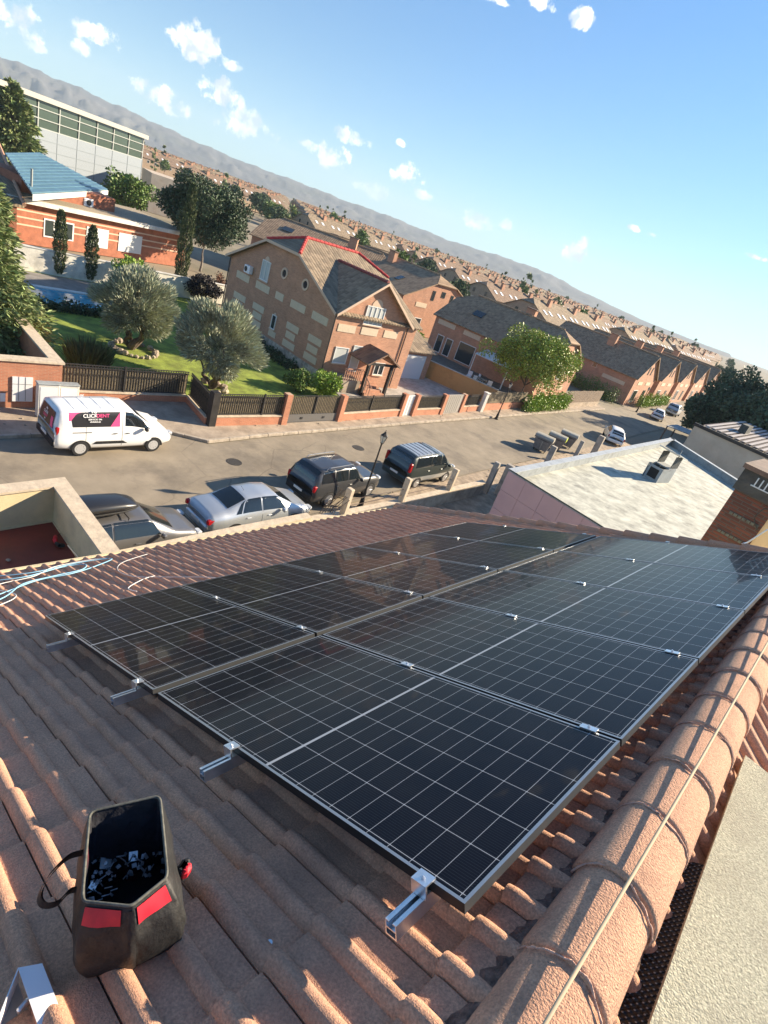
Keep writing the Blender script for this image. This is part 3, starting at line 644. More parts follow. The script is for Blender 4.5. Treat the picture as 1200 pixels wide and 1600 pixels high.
    flo = ctr.lerp(rc, .30)
    def inside(u, v): return P(u, v, flo.z)
    spots = [(165, 1350, .030, labs[0]), (145, 1385, .018, labs[1]), (208, 1338, .024, labs[2])]
    for u, v, sz, lab in spots:
        q = inside(u, v); bb = MB(); Mx = Matrix.Rotation(random.uniform(0, 3), 4, 'Z') @ Matrix.Rotation(.35, 4, 'X')
        bb.box(q, (sz, sz * 1.1, .002), M=Mx); bb.box(q + Mx @ Vector((sz / 2, 0, -sz * .25)), (.002, sz * 1.1, sz * .5), M=Mx); bb.lathe([(sz * .18, 0), (sz * .18, .004)], q + Vector((0, 0, .002)), 8)
        tagged(bb.build('panel_clamp', M['alu']), lab, 'clamp', 'aluminium clamps in the tool bag')
    # the smaller hardware heap
    bb = MB()
    for _ in range(75):
        u = random.choice(((150, 1385, 26, 26), (232, 1350, 26, 20), (175, 1350, 30, 25)))
        q = inside(u[0] + random.uniform(-1, 1) * u[2], u[1] + random.uniform(-1, 1) * u[3]); 
        Mx = Matrix.Rotation(random.uniform(0, 6.3), 4, 'Z') @ Matrix.Rotation(random.uniform(-.6, .6), 4, 'X')
        if random.random() < .5: bb.tube([q, q + Mx @ Vector((random.uniform(.012, .024), 0, random.uniform(-.003, .004)))], .0022, 6)
        else: bb.box(q, (random.uniform(.006, .014), random.uniform(.008, .014), .002), M=Mx)
    tagged(bb.build('loose_hardware', mat('dull_steel', (.30, .31, .34), .45, .7, var=.4, scale=60)), 'scattered heap of small bolts and fittings in the tool bag', 'hardware', kind='stuff')
def PR(u, v, h=-.15):                             # sight line met with the roof slope raised by h
    d = RW @ Vector(((u - 600) / FPX, (v - 800) / FPX, 1)); nrm = Vector((ROOF[0][2], ROOF[1][2], ROOF[2][2])); o = Vector((ROOF[0][3], ROOF[1][3], ROOF[2][3])) + nrm * h
    return Vector((0, 0, CAMZ)) + d * ((o - Vector((0, 0, CAMZ))).dot(nrm) / d.dot(nrm))
RIM = [P(140, 1268, 9.57), P(250, 1243, 9.60), P(262, 1370, 9.61), P(205, 1416, 9.61), P(128, 1408, 9.58)]
FOOT = [PR(132, 1420), PR(262, 1372), PR(284, 1474), PR(205, 1514), PR(128, 1530)]
HANDLE = [P(128, 1332, 9.52), P(104, 1340, 9.52), P(76, 1368, 9.50), P(61, 1398, 9.47), P(67, 1414, 9.46), P(88, 1411, 9.46), P(108, 1392, 9.47), P(126, 1390, 9.48)]
SIDE = P(285, 1360, 9.50); BADGE = P(162, 1461, 9.50)
toolbag()
# ------------------------------------------------------------------ white box in the corner
t = thing('white_carton', 'small open white carton standing on the tiles at the bottom left corner', 'box', P(50, 1590, 9.3))
zt = 9.42
A, B_, C_, D_ = P(-3, 1590, zt), P(28, 1512, zt), P(66, 1505, zt), P(96, 1582, zt - .02); E_ = P(60, 1605, zt - .02); F_ = P(0, 1640, zt)
dn = Vector((0, 0, -.14)); b = MB()
b.ext([B_, C_, D_, E_], Vector((0, 0, -.003))); b.ext([D_, E_, E_ + dn, D_ + dn], Vector((-.002, .002, 0))); b.ext([B_, A, A + dn * .6, B_ + dn * .6], Vector((.002, .002, 0)))
b.ext([C_, D_, D_ + dn, C_ + dn], Vector((-.002, 0, 0))); b.build('carton', M['plasticwhite'], t, world=True)
b = MB(); b.ext([A + dn * .5, B_ + dn * .5, E_ + dn * .5, F_ + dn * .5], Vector((0, 0, -.002))); b.build('inner_tray', mat('grey_card', (.32, .3, .27), .9), t, world=True)
b = MB(); q = P(36, 1572, zt - .04); b.bbox(q, (.012, .03, .02), .003, .4); b.build('latch', M['alu'], t, world=True)
# ------------------------------------------------------------------ cable coils by the eave
def cable(name, pts, r, m_, label, cat='cable', group=None):
    b = MB(); b.tube([RP(*p) for p in spline([(x, y, h) for x, y, h in pts], 8)], r, 6)
    return tagged(b.build(name, m_, smooth=True), label, cat, group)
h = -.128
cable('air_hose', [(-1.05, -.55, h), (-1.4, -.02, h), (-1.9, .28, h), (-2.03, .62, h), (-2.1, .9, h), (-2.38, 1.02, h), (-2.45, .8, h), (-2.25, .35, h), (-2.45, -.1, h)], .0065, M['bluehose'], 'pale blue hose snaking over the eave tiles at the left', 'hose')
cable('air_hose', [(-1.3, -.5, h), (-1.62, .02, h), (-1.95, .42, h), (-1.98, .75, h), (-2.15, 1.05, h), (-2.45, 1.35, h), (-2.55, 1.0, h), (-2.42, .5, h), (-2.6, .1, h)], .006, M['bluehose'], 'second blue hose looping nearest the gutter above the red terrace', 'hose')
cable('white_cable', [(-1.15, -.1, h), (-1.3, .06, h), (-1.5, .12, h), (-1.85, .05, h), (-2.1, .12, h), (-2.2, .45, h), (-2.55, .75, h), (-2.6, 1.2, h), (-2.45, 1.35, h)], .0045, M['whitehose'], 'white cable curled among the blue hoses at the eave', 'cable')
cable('white_cable', [(-.32, 1.55, h), (-.5, 1.66, h), (-.95, 1.35, h), (-1.25, 1.15, h), (-1.7, 1.15, h), (-2.1, 1.35, h), (-2.35, 1.75, h)], .0035, M['whitehose'], 'thin pale cable running from the eave toward the panel corner', 'cable')
cable('white_cable', [(-.62, .92, h), (-.82, .92, h), (-1.05, 1.16, h), (-1.1, 1.3, h)], .0045, M['whitehose'], 'short white cable end lying on the tiles just above the first panel', 'cable')
t = thing('cable_reel', 'black and yellow cable drum at the left edge of the tiles', 'cable reel', RP(-2.05, -.28, -.1))
b = MB(); c = RP(-1.98, -.24, -.10); b.lathe([(.03, -.04), (.075, -.04), (.075, -.02), (.045, -.018), (.045, .018), (.075, .02), (.075, .04), (.03, .04)], c, 20); b.build('drum', M['black'], t, world=True)
b = MB(); b.lathe([(.046, -.016), (.062, 0), (.046, .016)], c, 20); b.build('wound_cable', mat('yellow_cable', (.6, .42, .04), .6), t, True, world=True)
# a lost washer on the tiles
b = MB(); b.lathe([(.0045, 0), (.0075, 0), (.0075, .0015), (.0045, .0015)], RP(3.42, -.33, -.172), 12); tagged(b.build('washer', M['alu']), 'tiny pale washer lying alone on the brown tiles near the first panel', 'washer')
# ------------------------------------------------------------------ chimney at the far end of the ridge
def chimney():
    t = thing('brick_chimney', 'dark brick chimney with slate hood rising behind the far end of the panels', 'chimney', (-.9, 8.35, 6))
    x0, x1, y0, y1 = -1.16, -.655, 8.35, 9.1
    b = MB(); b.b2(x0, x1, y0, y1, 6.0, 9.84); b.build('stack', M['chimbrick'], t, world=True)
    b = MB(); b.b2(x0 - .03, x1 + .5, y0 - .05, y1 + .1, 9.841, 10.13); b.build('hood', M['hood'], t, world=True)
    b = MB(); b.b2(x0 - .06, x1 + .55, y0 - .08, y1 + .35, 10.131, 10.19); b.build('cap', M['rust'], t, world=True)
    b = MB()
    for i in range(9): b.b2(x0 + .16 + i * .06, x0 + .175 + i * .06, y0 - .062, y0 - .051, 9.98, 10.09)
    b.b2(x0 + .13, x1 + .2, y0 - .064, y0 - .051, 9.965, 9.98); b.build('grille', M['alu'], t, world=True)
    for z in (9.24, 9.52):
        b = MB(); n = 7; w = (x1 - x0 - .12) / n
        for i in range(n): b.b2(x0 + .1 + i * w, x0 + .1 + i * w + w * .75, y0 - .012, y0 - .001, z - i * .0, z + .035)
        b.build('joint_patch', mat('grey_green_patch', (.12, .14, .12), .9, var=.3, scale=20), t, world=True)
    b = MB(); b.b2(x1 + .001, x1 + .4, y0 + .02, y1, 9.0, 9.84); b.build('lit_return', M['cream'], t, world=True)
    b = MB(); b.tube(spline([(x1 - .02, y0 - .03, 9.5), (x1 - .12, y0 - .05, 9.62), (x1 - .09, y0 - .05, 9.78), (x1 + .02, y0 - .03, 9.8)], 6), .008, 6); b.build('cable', M['hood'], t, world=True)
    b = MB(); pts = [(x1 + .08, y0 - .15, 9.6), (x1 - .02, y0 - .15, 9.33), (x1 - .06, y0 - .15, 9.29), (x1 + .02, y0 - .15, 9.25)]
    b.tube(pts, .012, 6); o = b.build('wall_bracket', M['alu'], t, world=True)
chimney()
# ------------------------------------------------------------------ cream terrace
def terrace():
    t = thing('garage_terrace', 'cream walled flat terrace with dark red floor beside the road', 'terrace', (-10, 3, 0))
    A = Vector((-13.35, 4.36)); d = Vector((.106, -.994)); e = Vector((1.0, .03))
    def q(a, b_): return A + e * a + d * b_            # a into the house, b toward the viewer
    for nm, zt in (('wall', 3.5),):
        b = MB(); outer = [q(0, 0), q(8.2, 0), q(8.2, 14), q(0, 14)]; w = .28
        b.prism([q(0, 0), q(0, 14), q(w, 14), q(w, w), q(8, w), q(8, 0)], 0, zt - .06); b.build('parapet_wall', M['cream'], t, world=True)
        b = MB(); b.prism([q(-.06, -.06), q(-.06, 14), q(w + .05, 14), q(w + .05, w + .05), q(8, w + .05), q(8, -.06)], zt - .058, zt); b.build('coping', M['coping'], t, world=True)
        b = MB(); b.prism([q(w, w), q(w, 14), q(8, 14), q(8, w)], 2.3, 2.45); b.build('floor', M['redfloor'], t, world=True)
        b = MB(); b.prism([q(w + .002, w + .002), q(w + .002, 14), q(w + .03, 14), q(w + .03, w + .03), q(8, w + .03), q(8, w + .002)], 2.452, 2.49); b.build('skirting', M['cream'], t, world=True)
    z = 2.46
    g = thing('angle_grinder', 'red power tool lying on the red terrace floor', 'power tool', P(88, 842, z))
    c = P(86, 843, z + .06); b = MB(); b.tube([c + Vector((-.14, .05, 0)), c, c + Vector((.16, -.03, .01))], [.04, .055, .035], 10); b.build('body', M['red'], g, True, world=True)
    b = MB(); b.tube([c + Vector((.16, -.03, .01)), c + Vector((.26, .02, 0))], .045, 10); b.lathe([(.09, -.005), (.09, .005)], c + Vector((.24, .06, -.02)), 14); b.build('head', M['black'], g, world=True)
    b = MB(); b.tube(spline([c + Vector((-.14, .05, -.02)), c + Vector((-.3, .22, -.05)), c + Vector((-.42, .3, -.055))], 5), .008, 5); b.build('cord', M['black'], g, world=True)
    for i, (u0, v0, u1, v1) in enumerate(((106, 852, 128, 878), (114, 852, 133, 876))):
        b = MB(); b.tube([P(u0, v0, z + .02), P(u1, v1, z + .02)], .018, 6); tagged(b.build('metal_rod', M['alu']), ('left', 'right')[i] + ' of two pale rods lying by the terrace wall', 'rod')
    for u, v, s_ in ((13, 875, .1), (19, 893, .07)):
        b = MB(); b.bbox(P(u, v, z + .03), (s_, s_ * .8, .05), .02, .4); tagged(b.build('debris', M['pave']), 'larger crumb of rubble on the red floor' if s_ > .08 else 'smaller crumb of rubble nearest the gutter on the red floor', 'rubble')
terrace()
# ------------------------------------------------------------------ low street wall with posts
def street_wall():
    t = thing('low_street_wall', 'low rough concrete wall topped with concrete posts along our side of the road', 'wall', (-14, 15, 0))
    pts = [Vector(p) for p in ((-13.05, 4.9), (-13.45, 9.9), (-13.65, 13.2), (-13.77, 15.4), (-13.95, 18.86), (-14.66, 26.7))]
    for i in range(len(pts) - 1):
        a, b_ = pts[i], pts[i + 1]; d = (b_ - a).normalized(); nrm = Vector((d.y, -d.x)) * .13
        z = .95 if i < 2 else .75
        b = MB(); b.prism([a - nrm, a + nrm, b_ + nrm, b_ - nrm], 0, z); b.build('wall', M['cream'] if i < 2 else M['concrete'], t, world=True)
        b = MB(); n2 = nrm * 1.3; b.prism([a - n2, a + n2, b_ + n2, b_ - n2], z + .001, z + .06); b.build('coping', M['coping'], t, world=True)
    for k, (x, y, w) in enumerate(((-13.64, 15.0, .28), (-13.94, 18.86, .28), (-14.33, 22.93, .28), (-14.62, 27.2, .32), (-14.2, 28.0, .42), (-16.05, 36.5, .4), (-16.6, 42.1, .3), (-17.3, 47.3, .5))):
        b = MB(); z0 = .8 if k < 3 else 0; b.bbox((x, y, (z0 + 2.02) / 2), (w, w * .8, 2.02 - z0), .02, .12)
        b.build('post', M['coping'] if k < 3 else M['concrete'], t, world=True)
    b = MB(); a = pts[3]; 
    for z in (1.15, 1.45): b.tube([(-13.66, 15.0, z), (-13.95, 18.86, z), (-14.33, 22.93, z)], .012, 5)
    b.build('wire', M['browniron'], t, world=True)
    g = thing('scrap_frame', 'tangle of thin brown metal bars leaning by the nearest concrete post', 'scrap metal', (-14.2, 14.4, 0))
    b = MB()
    for i in range(7):
        x = -14.35 + i * .1; b.tube([(x, 14.2 + .06 * i, .1), (x + .1, 14.5, 1.0), (x + .3, 14.9 + random.uniform(-.1, .1), 1.7 + random.uniform(-.2, .2))], .014, 5)
    for z in (.5, 1.0, 1.4): b.tube([(-14.35, 14.3 + z * .2, z), (-13.65, 14.7 + z * .1, z + .1)], .012, 5)
    b.build('bars', M['browniron'], g, world=True)
street_wall()
def street_lamp(x, y, H, label, first=None):
    t = thing('street_lamp', label, 'street lamp', (x, y, 0), group='iron street lamps')
    b = MB(); b.lathe([(.17, 0), (.17, .12), (.12, .16), (.10, .5), (.075, .6), (.07, .9), (.045, 1.0), (.035, H - .75), (.05, H - .74), (.03, H - .68)], n=14); b.build('post', M['iron'], t)
    z = H - .66; b = MB(); b.lathe([(.07, z), (.15, z + .30), (.16, z + .31), (.16, z + .33)], n=6); o = b.build('lantern', M['lampglass'], t)
    b = MB(); 
    for k in range(6):
        a = k * math.pi / 3; b.tube([(.075 * math.cos(a), .075 * math.sin(a), z), (.165 * math.cos(a), .165 * math.sin(a), z + .32)], .009, 5)
    b.lathe([(.18, z + .325), (.06, z + .45), (.05, z + .5), (.015, z + .52), (.012, z + .6)], n=6); b.lathe([(.085, z - .03), (.085, z)], n=6); b.build('lantern_frame', M['iron'], o)
    return t
street_lamp(-14.89, 17.35, 4.05, 'black iron street lamp on our side of the road between the parked dark cars')
street_lamp(-24.95, 42.75, 3.6, 'street lamp across the road in front of the ivy covered fence')
street_lamp(-28.0, 84.0, 4.0, 'most distant street lamp standing before the pointed gable houses')
# ================================================================== VEHICLES  (local: forward +Y from the rear at 0, x to the right)
class Body:
    def __init__(s, st): s.st = st
    def par(s, y):
        st = s.st
        if y <= st[0][0]: return st[0][1:]
        for a, b_ in zip(st, st[1:]):
            if y <= b_[0]:
                t = (y - a[0]) / (b_[0] - a[0]); return tuple(p + (q - p) * t for p, q in zip(a[1:], b_[1:]))
        return st[-1][1:]
    def ring(s, y):
        zb, zs, zt, w, wt = s.par(y)
        half = [(w * .86, zb), (w * .97, zb + .10), (w, zb + .28), (w * 1.0, (zb + zs) / 2 + .1), (w * .965, zs), (wt + (w * .965 - wt) * .12, zt - (zt - zs) * .14), (wt * .90, zt - .012), (wt * .5, zt + .012), (0, zt + .018)]
        return half
    def pt(s, y, q, side=1, off=0):          # q in 0..8 along the half section
        r = s.ring(y); i = min(int(q), 7); f = q - i
        x = r[i][0] + (r[i + 1][0] - r[i][0]) * f; z = r[i][1] + (r[i + 1][1] - r[i][1]) * f
        if off:
            tx, tz = r[i + 1][0] - r[i][0], r[i + 1][1] - r[i][1]; l = math.hypot(tx, tz) or 1
            e = .03; r2 = s.ring(y + e); r1 = s.ring(y - e)
            j = i
            v1 = Vector((tx, 0, tz)); a2 = r2[i][0] + (r2[i + 1][0] - r2[i][0]) * f, r2[i][1] + (r2[i + 1][1] - r2[i][1]) * f; a1 = r1[i][0] + (r1[i + 1][0] - r1[i][0]) * f, r1[i][1] + (r1[i + 1][1] - r1[i][1]) * f
            v2 = Vector((a2[0] - a1[0], 2 * e, a2[1] - a1[1])); nn = v2.cross(v1).normalized()
            if nn.x * 1 + nn.z < 0: nn = -nn
            x += nn.x * off; y += nn.y * off; z += nn.z * off
        return Vector((x * side, y, z))
    def shell(s):
        ys = []
        for a, b_ in zip(s.st, s.st[1:]):
            n = max(1, int((b_[0] - a[0]) / .12)); ys += [a[0] + (b_[0] - a[0]) * k / n for k in range(n)]
        ys.append(s.st[-1][0]); b = MB(); vs = []
        for y in ys:
            h = s.ring(y); row = [(-x, y, z) for x, z in h] + [(x, y, z) for x, z in reversed(h[:-1])]; vs += row
        n = 17; fs = [(i * n + k, i * n + k + 1, (i + 1) * n + k + 1, (i + 1) * n + k) for i in range(len(ys) - 1) for k in range(n - 1)]
        fs += [((i + 1) * n, (i + 1) * n + n - 1, i * n + n - 1, i * n) for i in range(len(ys) - 1)]
        fs += [tuple(reversed(range(n)))[::-1], tuple(reversed(range((len(ys) - 1) * n, len(ys) * n)))]
        b.add(vs, fs); return b
    def patch(s, corners, side=1, off=.006, nu=8, nv=6):   # corners (y,q) x4 : rear-low, front-low, front-high, rear-high
        c = corners; b = MB(); vs = []
        for i in range(nv + 1):
            v = i / nv
            for j in range(nu + 1):
                u = j / nu
                y = (c[0][0] * (1 - u) + c[1][0] * u) * (1 - v) + (c[3][0] * (1 - u) + c[2][0] * u) * v
                q = (c[0][1] * (1 - u) + c[1][1] * u) * (1 - v) + (c[3][1] * (1 - u) + c[2][1] * u) * v
                vs.append(s.pt(y, q, side, off))
        b.add(vs, [(i * (nu + 1) + j, i * (nu + 1) + j + 1, (i + 1) * (nu + 1) + j + 1, (i + 1) * (nu + 1) + j) for i in range(nv) for j in range(nu)]); return b
    def across(s, y0, y1, q0, off=.006, n=8, m_=6, q1=None):        # glass or panel over the top, both sides; q0 edge at y0, q1 edge at y1
        q1 = q0 if q1 is None else q1; b = MB(); vs = []
        for i in range(m_ + 1):
            f = i / m_; y = y0 + (y1 - y0) * f; qe = q0 + (q1 - q0) * f
            row = [s.pt(y, qe + (8 - qe) * k / n, -1, off) for k in range(n + 1)] + [s.pt(y, 8 - (8 - qe) * k / n, 1, off) for k in range(1, n + 1)]
            vs += row
        N_ = 2 * n + 1; b.add(vs, [(i * N_ + k, i * N_ + k + 1, (i + 1) * N_ + k + 1, (i + 1) * N_ + k) for i in range(m_) for k in range(N_ - 1)]); return b
def wheel(t, x, y, r, side, rimm, spokes=5, steel=False):
    w = MB(); s_ = side
    prof = [(r * .62, 0), (r * .9, 0), (r, s_ * -.03), (r, s_ * -.19), (r * .9, s_ * -.22), (r * .6, s_ * -.22)]
    w.lathe(prof, (x + s_ * .012, y, r), 28, axis='X'); o = w.build('wheel', M['tyre'], t)
    b = MB()
    if steel:
        b.lathe([(r * .64, s_ * .004), (r * .56, s_ * .006), (r * .52, s_ * -.03), (r * .3, s_ * -.015), (r * .16, s_ * .006), (.001, s_ * .008)], (x + s_ * .012, y, r), 24, axis='X')
        for k in range(10):
            a = k * math.pi / 5; b.box((x + s_ * .010, y + r * .42 * math.cos(a), r + r * .42 * math.sin(a)), (.012, .022, .022), mi=1)
    else:
        b.lathe([(r * .66, s_ * .003), (r * .60, s_ * .005), (r * .59, s_ * -.05)], (x + s_ * .012, y, r), 24, axis='X')
        for k in range(spokes):
            a = 2 * math.pi * k / spokes
            b.box((x + s_ * .010, y + r * .33 * math.cos(a), r + r * .33 * math.sin(a)), (.02, r * .56, .055), M=Matrix.Rotation(a, 4, 'X'))
        b.lathe([(r * .16, s_ * -.01), (r * .14, s_ * .012)], (x + s_ * .012, y, r), 14, axis='X')
    b.build('rim', [rimm, M['black']], o)
def vehicle(name, cat, label, M_, st, paint, wb, r, wins, wsh, rw, ex, rimm=None, steel=False, arch=True):
    t = thing(name, label, cat, mat=M_); B = Body(st)
    B.shell().build('body', paint, t, True)
    for side in (-1, 1):
        for c in wins: B.patch(c, side).build('side_window', M['glass'], t, True)
        for y in wb:
            w_ = B.par(y)[3]
            wheel(t, side * w_ * 1.0, y, r, side, rimm or M['chrome'], steel=steel)
            a = MB(); vs = []; n = 16
            for k in range(n + 1):
                an = math.pi * k / n; vs += [(side * (w_ + .004), y + (r + .075) * math.cos(an), r * .9 + (r + .065) * math.sin(an)), (side * (w_ + .004), y + r * .5 * math.cos(an), r * .9 + r * .5 * math.sin(an))]
            a.add(vs, [(2 * k, 2 * k + 2, 2 * k + 3, 2 * k + 1) for k in range(n)]); a.build('wheel_arch', M['arch'], t)
    B.across(*wsh).build('windscreen', M['glass'], t, True); B.across(*rw).build('rear_window', M['glass'], t, True)
    zb, zs, zt, w, wt = B.par(.1); Lh = st[-1][0]
    lh = ex.get('tail', (.16, .26)); th = ex.get('tailh', zs - .16); 
    for side in (-1, 1):
        q = MB(); q.bbox((side * (w * .90), .10, th), (.14, ex.get('taild', .2), lh[1]), .03); q.build('tail_light', M['lens'], t)
        q = MB(); zf = B.par(Lh - .2); q.bbox((side * zf[3] * .80, Lh - .12, zf[1] - .02), (.30, .22, .15), .04); q.build('headlight', M['headl'], t)
        q = MB(); ym = ex.get('mirror', 3.1); zz = B.par(ym); q.bbox((side * (zz[3] + .10), ym, zz[1] + .07), (.20, .12, .15), .03); q.build('mirror', ex.get('mirrorm', paint), t)
        for yh in ex.get('handles', ()):
            zz = B.par(yh); q = MB(); q.bbox((side * (zz[3] + .008), yh, zz[1] - .13), (.03, .17, .03), .008); q.build('door_handle', ex.get('handlem', paint), t)
        for yl in ex.get('seams', ()):
            q = B.patch([(yl, 1.1), (yl + .014, 1.1), (yl + .014, 5.6), (yl, 5.6)], side, .003, 1, 12); q.build('door_seam', M['arch'], t)
    bm = ex.get('bumper', paint)
    zz = B.par(0.02)
    q = MB(); q.bbox((0, .02, zz[0] + .16), (zz[3] * 1.9, .16, .30), .05); q.build('rear_bumper', bm, t)
    zz = B.par(Lh - .03); q = MB(); q.bbox((0, Lh - .06, zz[0] + .15), (zz[3] * 1.86, .2, .28), .07); q.build('front_bumper', bm, t)
    q = MB(); q.b2(-.26, .26, -.085, -.066, ex.get('platez', .85), ex.get('platez', .85) + .11)
    if ex.get('platein'): q = MB(); q.b2(-.26, .26, -.022, -.006, ex['platez'], ex['platez'] + .11)
    q.build('number_plate', M['plate'], t)
    return t, B
def P_(name, c, m=.3, coat=.8, r=.35): return mat(name, c, r, m, coat=coat)
silver = P_('silver_paint', (.50, .53, .56), .55); greyp = P_('grey_paint', (.15, .145, .145), .4); blackp = P_('black_paint', (.022, .023, .025), .2); darkgreen = P_('dark_green_paint', (.045, .055, .05), .3); silv2 = P_('pale_silver_paint', (.5, .5, .48), .5)
SEDAN = [(0, .34, .72, .80, .72, .60), (.06, .28, .92, 1.02, .82, .64), (.45, .24, .97, 1.10, .87, .60), (.75, .22, .97, 1.13, .885, .60), (1.55, .20, .96, 1.44, .89, .56), (2.3, .20, .95, 1.475, .89, .58), (2.9, .20, .93, 1.42, .89, .56), (3.75, .20, .90, 1.0, .885, .66), (4.45, .24, .76, .84, .82, .62), (4.68, .30, .62, .68, .72, .52), (4.74, .36, .5, .52, .62, .42)]
t, B = vehicle('parked_sedan', 'car', 'silver sedan parked on our side of the road behind the eave tiles', TR(-15.05, 9.30, 0, .045), SEDAN, silver, (1.02, 3.72), .32,
    [[(1.3, 4.15), (2.13, 4.15), (2.13, 5.75), (1.62, 5.75)], [(2.19, 4.15), (3.25, 4.15), (2.85, 5.75), (2.19, 5.75)], [(1.02, 4.15), (1.25, 4.15), (1.52, 5.6), (1.44, 5.5)]],
    (2.98, 3.70, 5.9), (.80, 1.50, 6.0), dict(handles=(1.55, 2.5), seams=(2.155,), mirror=3.05, tailh=.82, tail=(.2, .2), taild=.34, platez=.52, platein=False))
b = MB(); b.tube([(0, 1.75, 1.47), (0, 1.6, 1.66)], .006, 5); b.build('aerial', M['black'], t)
HATCH = [(0, .34, .70, .80, .74, .60), (.05, .28, .95, 1.0, .84, .66), (.25, .24, .98, 1.25, .87, .62), (.7, .22, .97, 1.47, .88, .60), (1.6, .20, .95, 1.52, .88, .61), (2.6, .20, .93, 1.47, .88, .60), (3.45, .20, .92, 1.0, .87, .68), (4.1, .24, .80, .87, .83, .64), (4.4, .30, .62, .68, .74, .54), (4.48, .36, .48, .50, .62, .42)]
hw = [[(.55, 4.2), (1.45, 4.15), (1.45, 5.7), (.78, 5.6)], [(1.51, 4.15), (2.95, 4.15), (2.55, 5.75), (1.51, 5.75)]]
t, B = vehicle('parked_hatchback', 'car', 'grey car with a black roof box parked against the cream terrace wall', TR(-14.5, 4.45, 0, .05), HATCH, greyp, (.9, 3.5), .31, hw, (2.68, 3.42, 5.9), (.12, .6, 6.0), dict(handles=(1.3, 2.2), seams=(1.48,), mirror=2.95))
b = MB()
for y in (.95, 1.95):
    b.tube([(-.58, y, 1.52), (-.6, y, 1.60), (.6, y, 1.60), (.58, y, 1.52)], .018, 6)
b.build('roof_bar', M['black'], t)
BOXM = P_('roof_box_plastic', (.018, .018, .02), 0, .3, .35)
rb = thing('roof_box', 'glossy black roof box strapped on the grey car', 'roof box', mat=TR(-14.5, 4.45, 0, .05))
def rbox(z0, z1, g, n=9):
    b = MB(); vs = []; ys = [.15, .22, .5, 1.2, 1.9, 2.25, 2.38]
    hs = [.35, .75, 1.0, 1.0, .86, .5, .2]; ws = [.40, .44, .46, .45, .42, .34, .26]
    for y, h_, w_ in zip(ys, hs, ws):
        for k in range(n):
            a = math.pi * k / (n - 1); vs.append((-(w_ + g) * math.copysign(abs(math.cos(a)) ** .45, math.cos(a)), y, z0 + (z1 - z0) * h_ * abs(math.sin(a)) ** .6))
    b.add(vs, [(i * n + k, i * n + k + 1, (i + 1) * n + k + 1, (i + 1) * n + k) for i in range(6) for k in range(n - 1)] + [tuple(range(n))[::-1], tuple(range(6 * n, 7 * n))] + [(i * n + n - 1, i * n, (i + 1) * n, (i + 1) * n + n - 1) for i in range(6)])
    return b
rbox(1.76, 2.02, 0).build('lid', BOXM, rb, True)
b = rbox(1.62, 1.76, .006); b.v = [(x, y, 1.755 - (z - 1.62) * .95) for x, y, z in b.v]; b.build('base', M['black'], rb, True)
b = MB(); b.box((.468, .62, 1.79), (.004, .26, .018)); b.build('badge_strip', M['alu'], rb)
SUV = [(0, .42, .92, 1.0, .80, .66), (.05, .36, 1.08, 1.15, .88, .70), (.18, .32, 1.13, 1.55, .91, .70), (.5, .30, 1.13, 1.75, .92, .70), (1.6, .28, 1.12, 1.79, .925, .71), (2.6, .28, 1.10, 1.74, .925, .70), (3.25, .28, 1.09, 1.17, .92, .76), (4.2, .30, 1.02, 1.10, .90, .74), (4.6, .36, .90, .96, .85, .66), (4.7, .42, .7, .72, .78, .56)]
t, B = vehicle('parked_suv', 'car', 'dark grey off road car with roof rails parked behind the near street lamp', TR(-16.15, 14.55, 0, .125), SUV, P_('charcoal_paint', (.06, .06, .062), .35), (1.05, 3.9), .38,
    [[(.38, 4.2), (1.2, 4.15), (1.2, 5.6), (.52, 5.5)], [(1.27, 4.15), (2.1, 4.15), (2.1, 5.7), (1.27, 5.7)], [(2.17, 4.15), (3.0, 4.15), (2.6, 5.7), (2.17, 5.7)]],
    (2.66, 3.2, 5.9), (.1, .42, 5.9), dict(handles=(1.4, 2.3), seams=(1.235, 2.135), mirror=2.9, tailh=1.0, tail=(.2, .3), platez=.62, bumper=M['black']))
for sx in (-1, 1):
    b = MB(); b.tube([(sx * .64, .7, 1.76), (sx * .64, .8, 1.84), (sx * .64, 2.4, 1.84), (sx * .64, 2.5, 1.76)], .02, 6); b.build('roof_rail', M['aluframe'], t)
MPV = [(0, .40, .95, 1.0, .84, .74), (.05, .34, 1.08, 1.2, .90, .76), (.25, .30, 1.12, 1.74, .93, .76), (.6, .28, 1.12, 1.84, .94, .76), (2.4, .26, 1.10, 1.86, .94, .77), (3.1, .26, 1.08, 1.78, .94, .75), (3.95, .28, 1.05, 1.14, .92, .78), (4.5, .32, .86, .93, .86, .68), (4.65, .38, .66, .70, .76, .56)]
t, B = vehicle('parked_people_carrier', 'car', 'dark people carrier with ribbed silver roof parked beyond the street lamp', TR(-16.8, 21.25, 0, .09), MPV, darkgreen, (.95, 3.75), .33,
    [[(.5, 4.2), (1.9, 4.15), (1.9, 5.5), (.62, 5.4)], [(1.96, 4.15), (2.85, 4.15), (2.85, 5.5), (1.96, 5.5)], [(2.91, 4.15), (3.75, 4.15), (3.2, 5.4), (2.91, 5.5)]],
    (3.2, 3.9, 5.9), (.14, .52, 5.9), dict(handles=(1.75, 3.0), seams=(1.93, 2.88), mirror=3.6, tailh=1.25, tail=(.1, .5), platez=.66))
for side in (-1, 1): B.patch([(.35, .9), (4.4, .9), (4.4, 2.6), (.35, 2.6)], side, .004, 20, 3).build('lower_panel', silv2, t, True)
B.across(.62, 3.0, 5.95, .004).build('roof_panel', silv2, t, True)
for k in range(6): 
    y = .85 + k * .36; b = MB(); b.tube([B.pt(y, 6.1, -1, .012), B.pt(y, 8, 1, .012), B.pt(y, 6.1, 1, .012)], .02, 5); b.build('roof_rib', greyp, t)
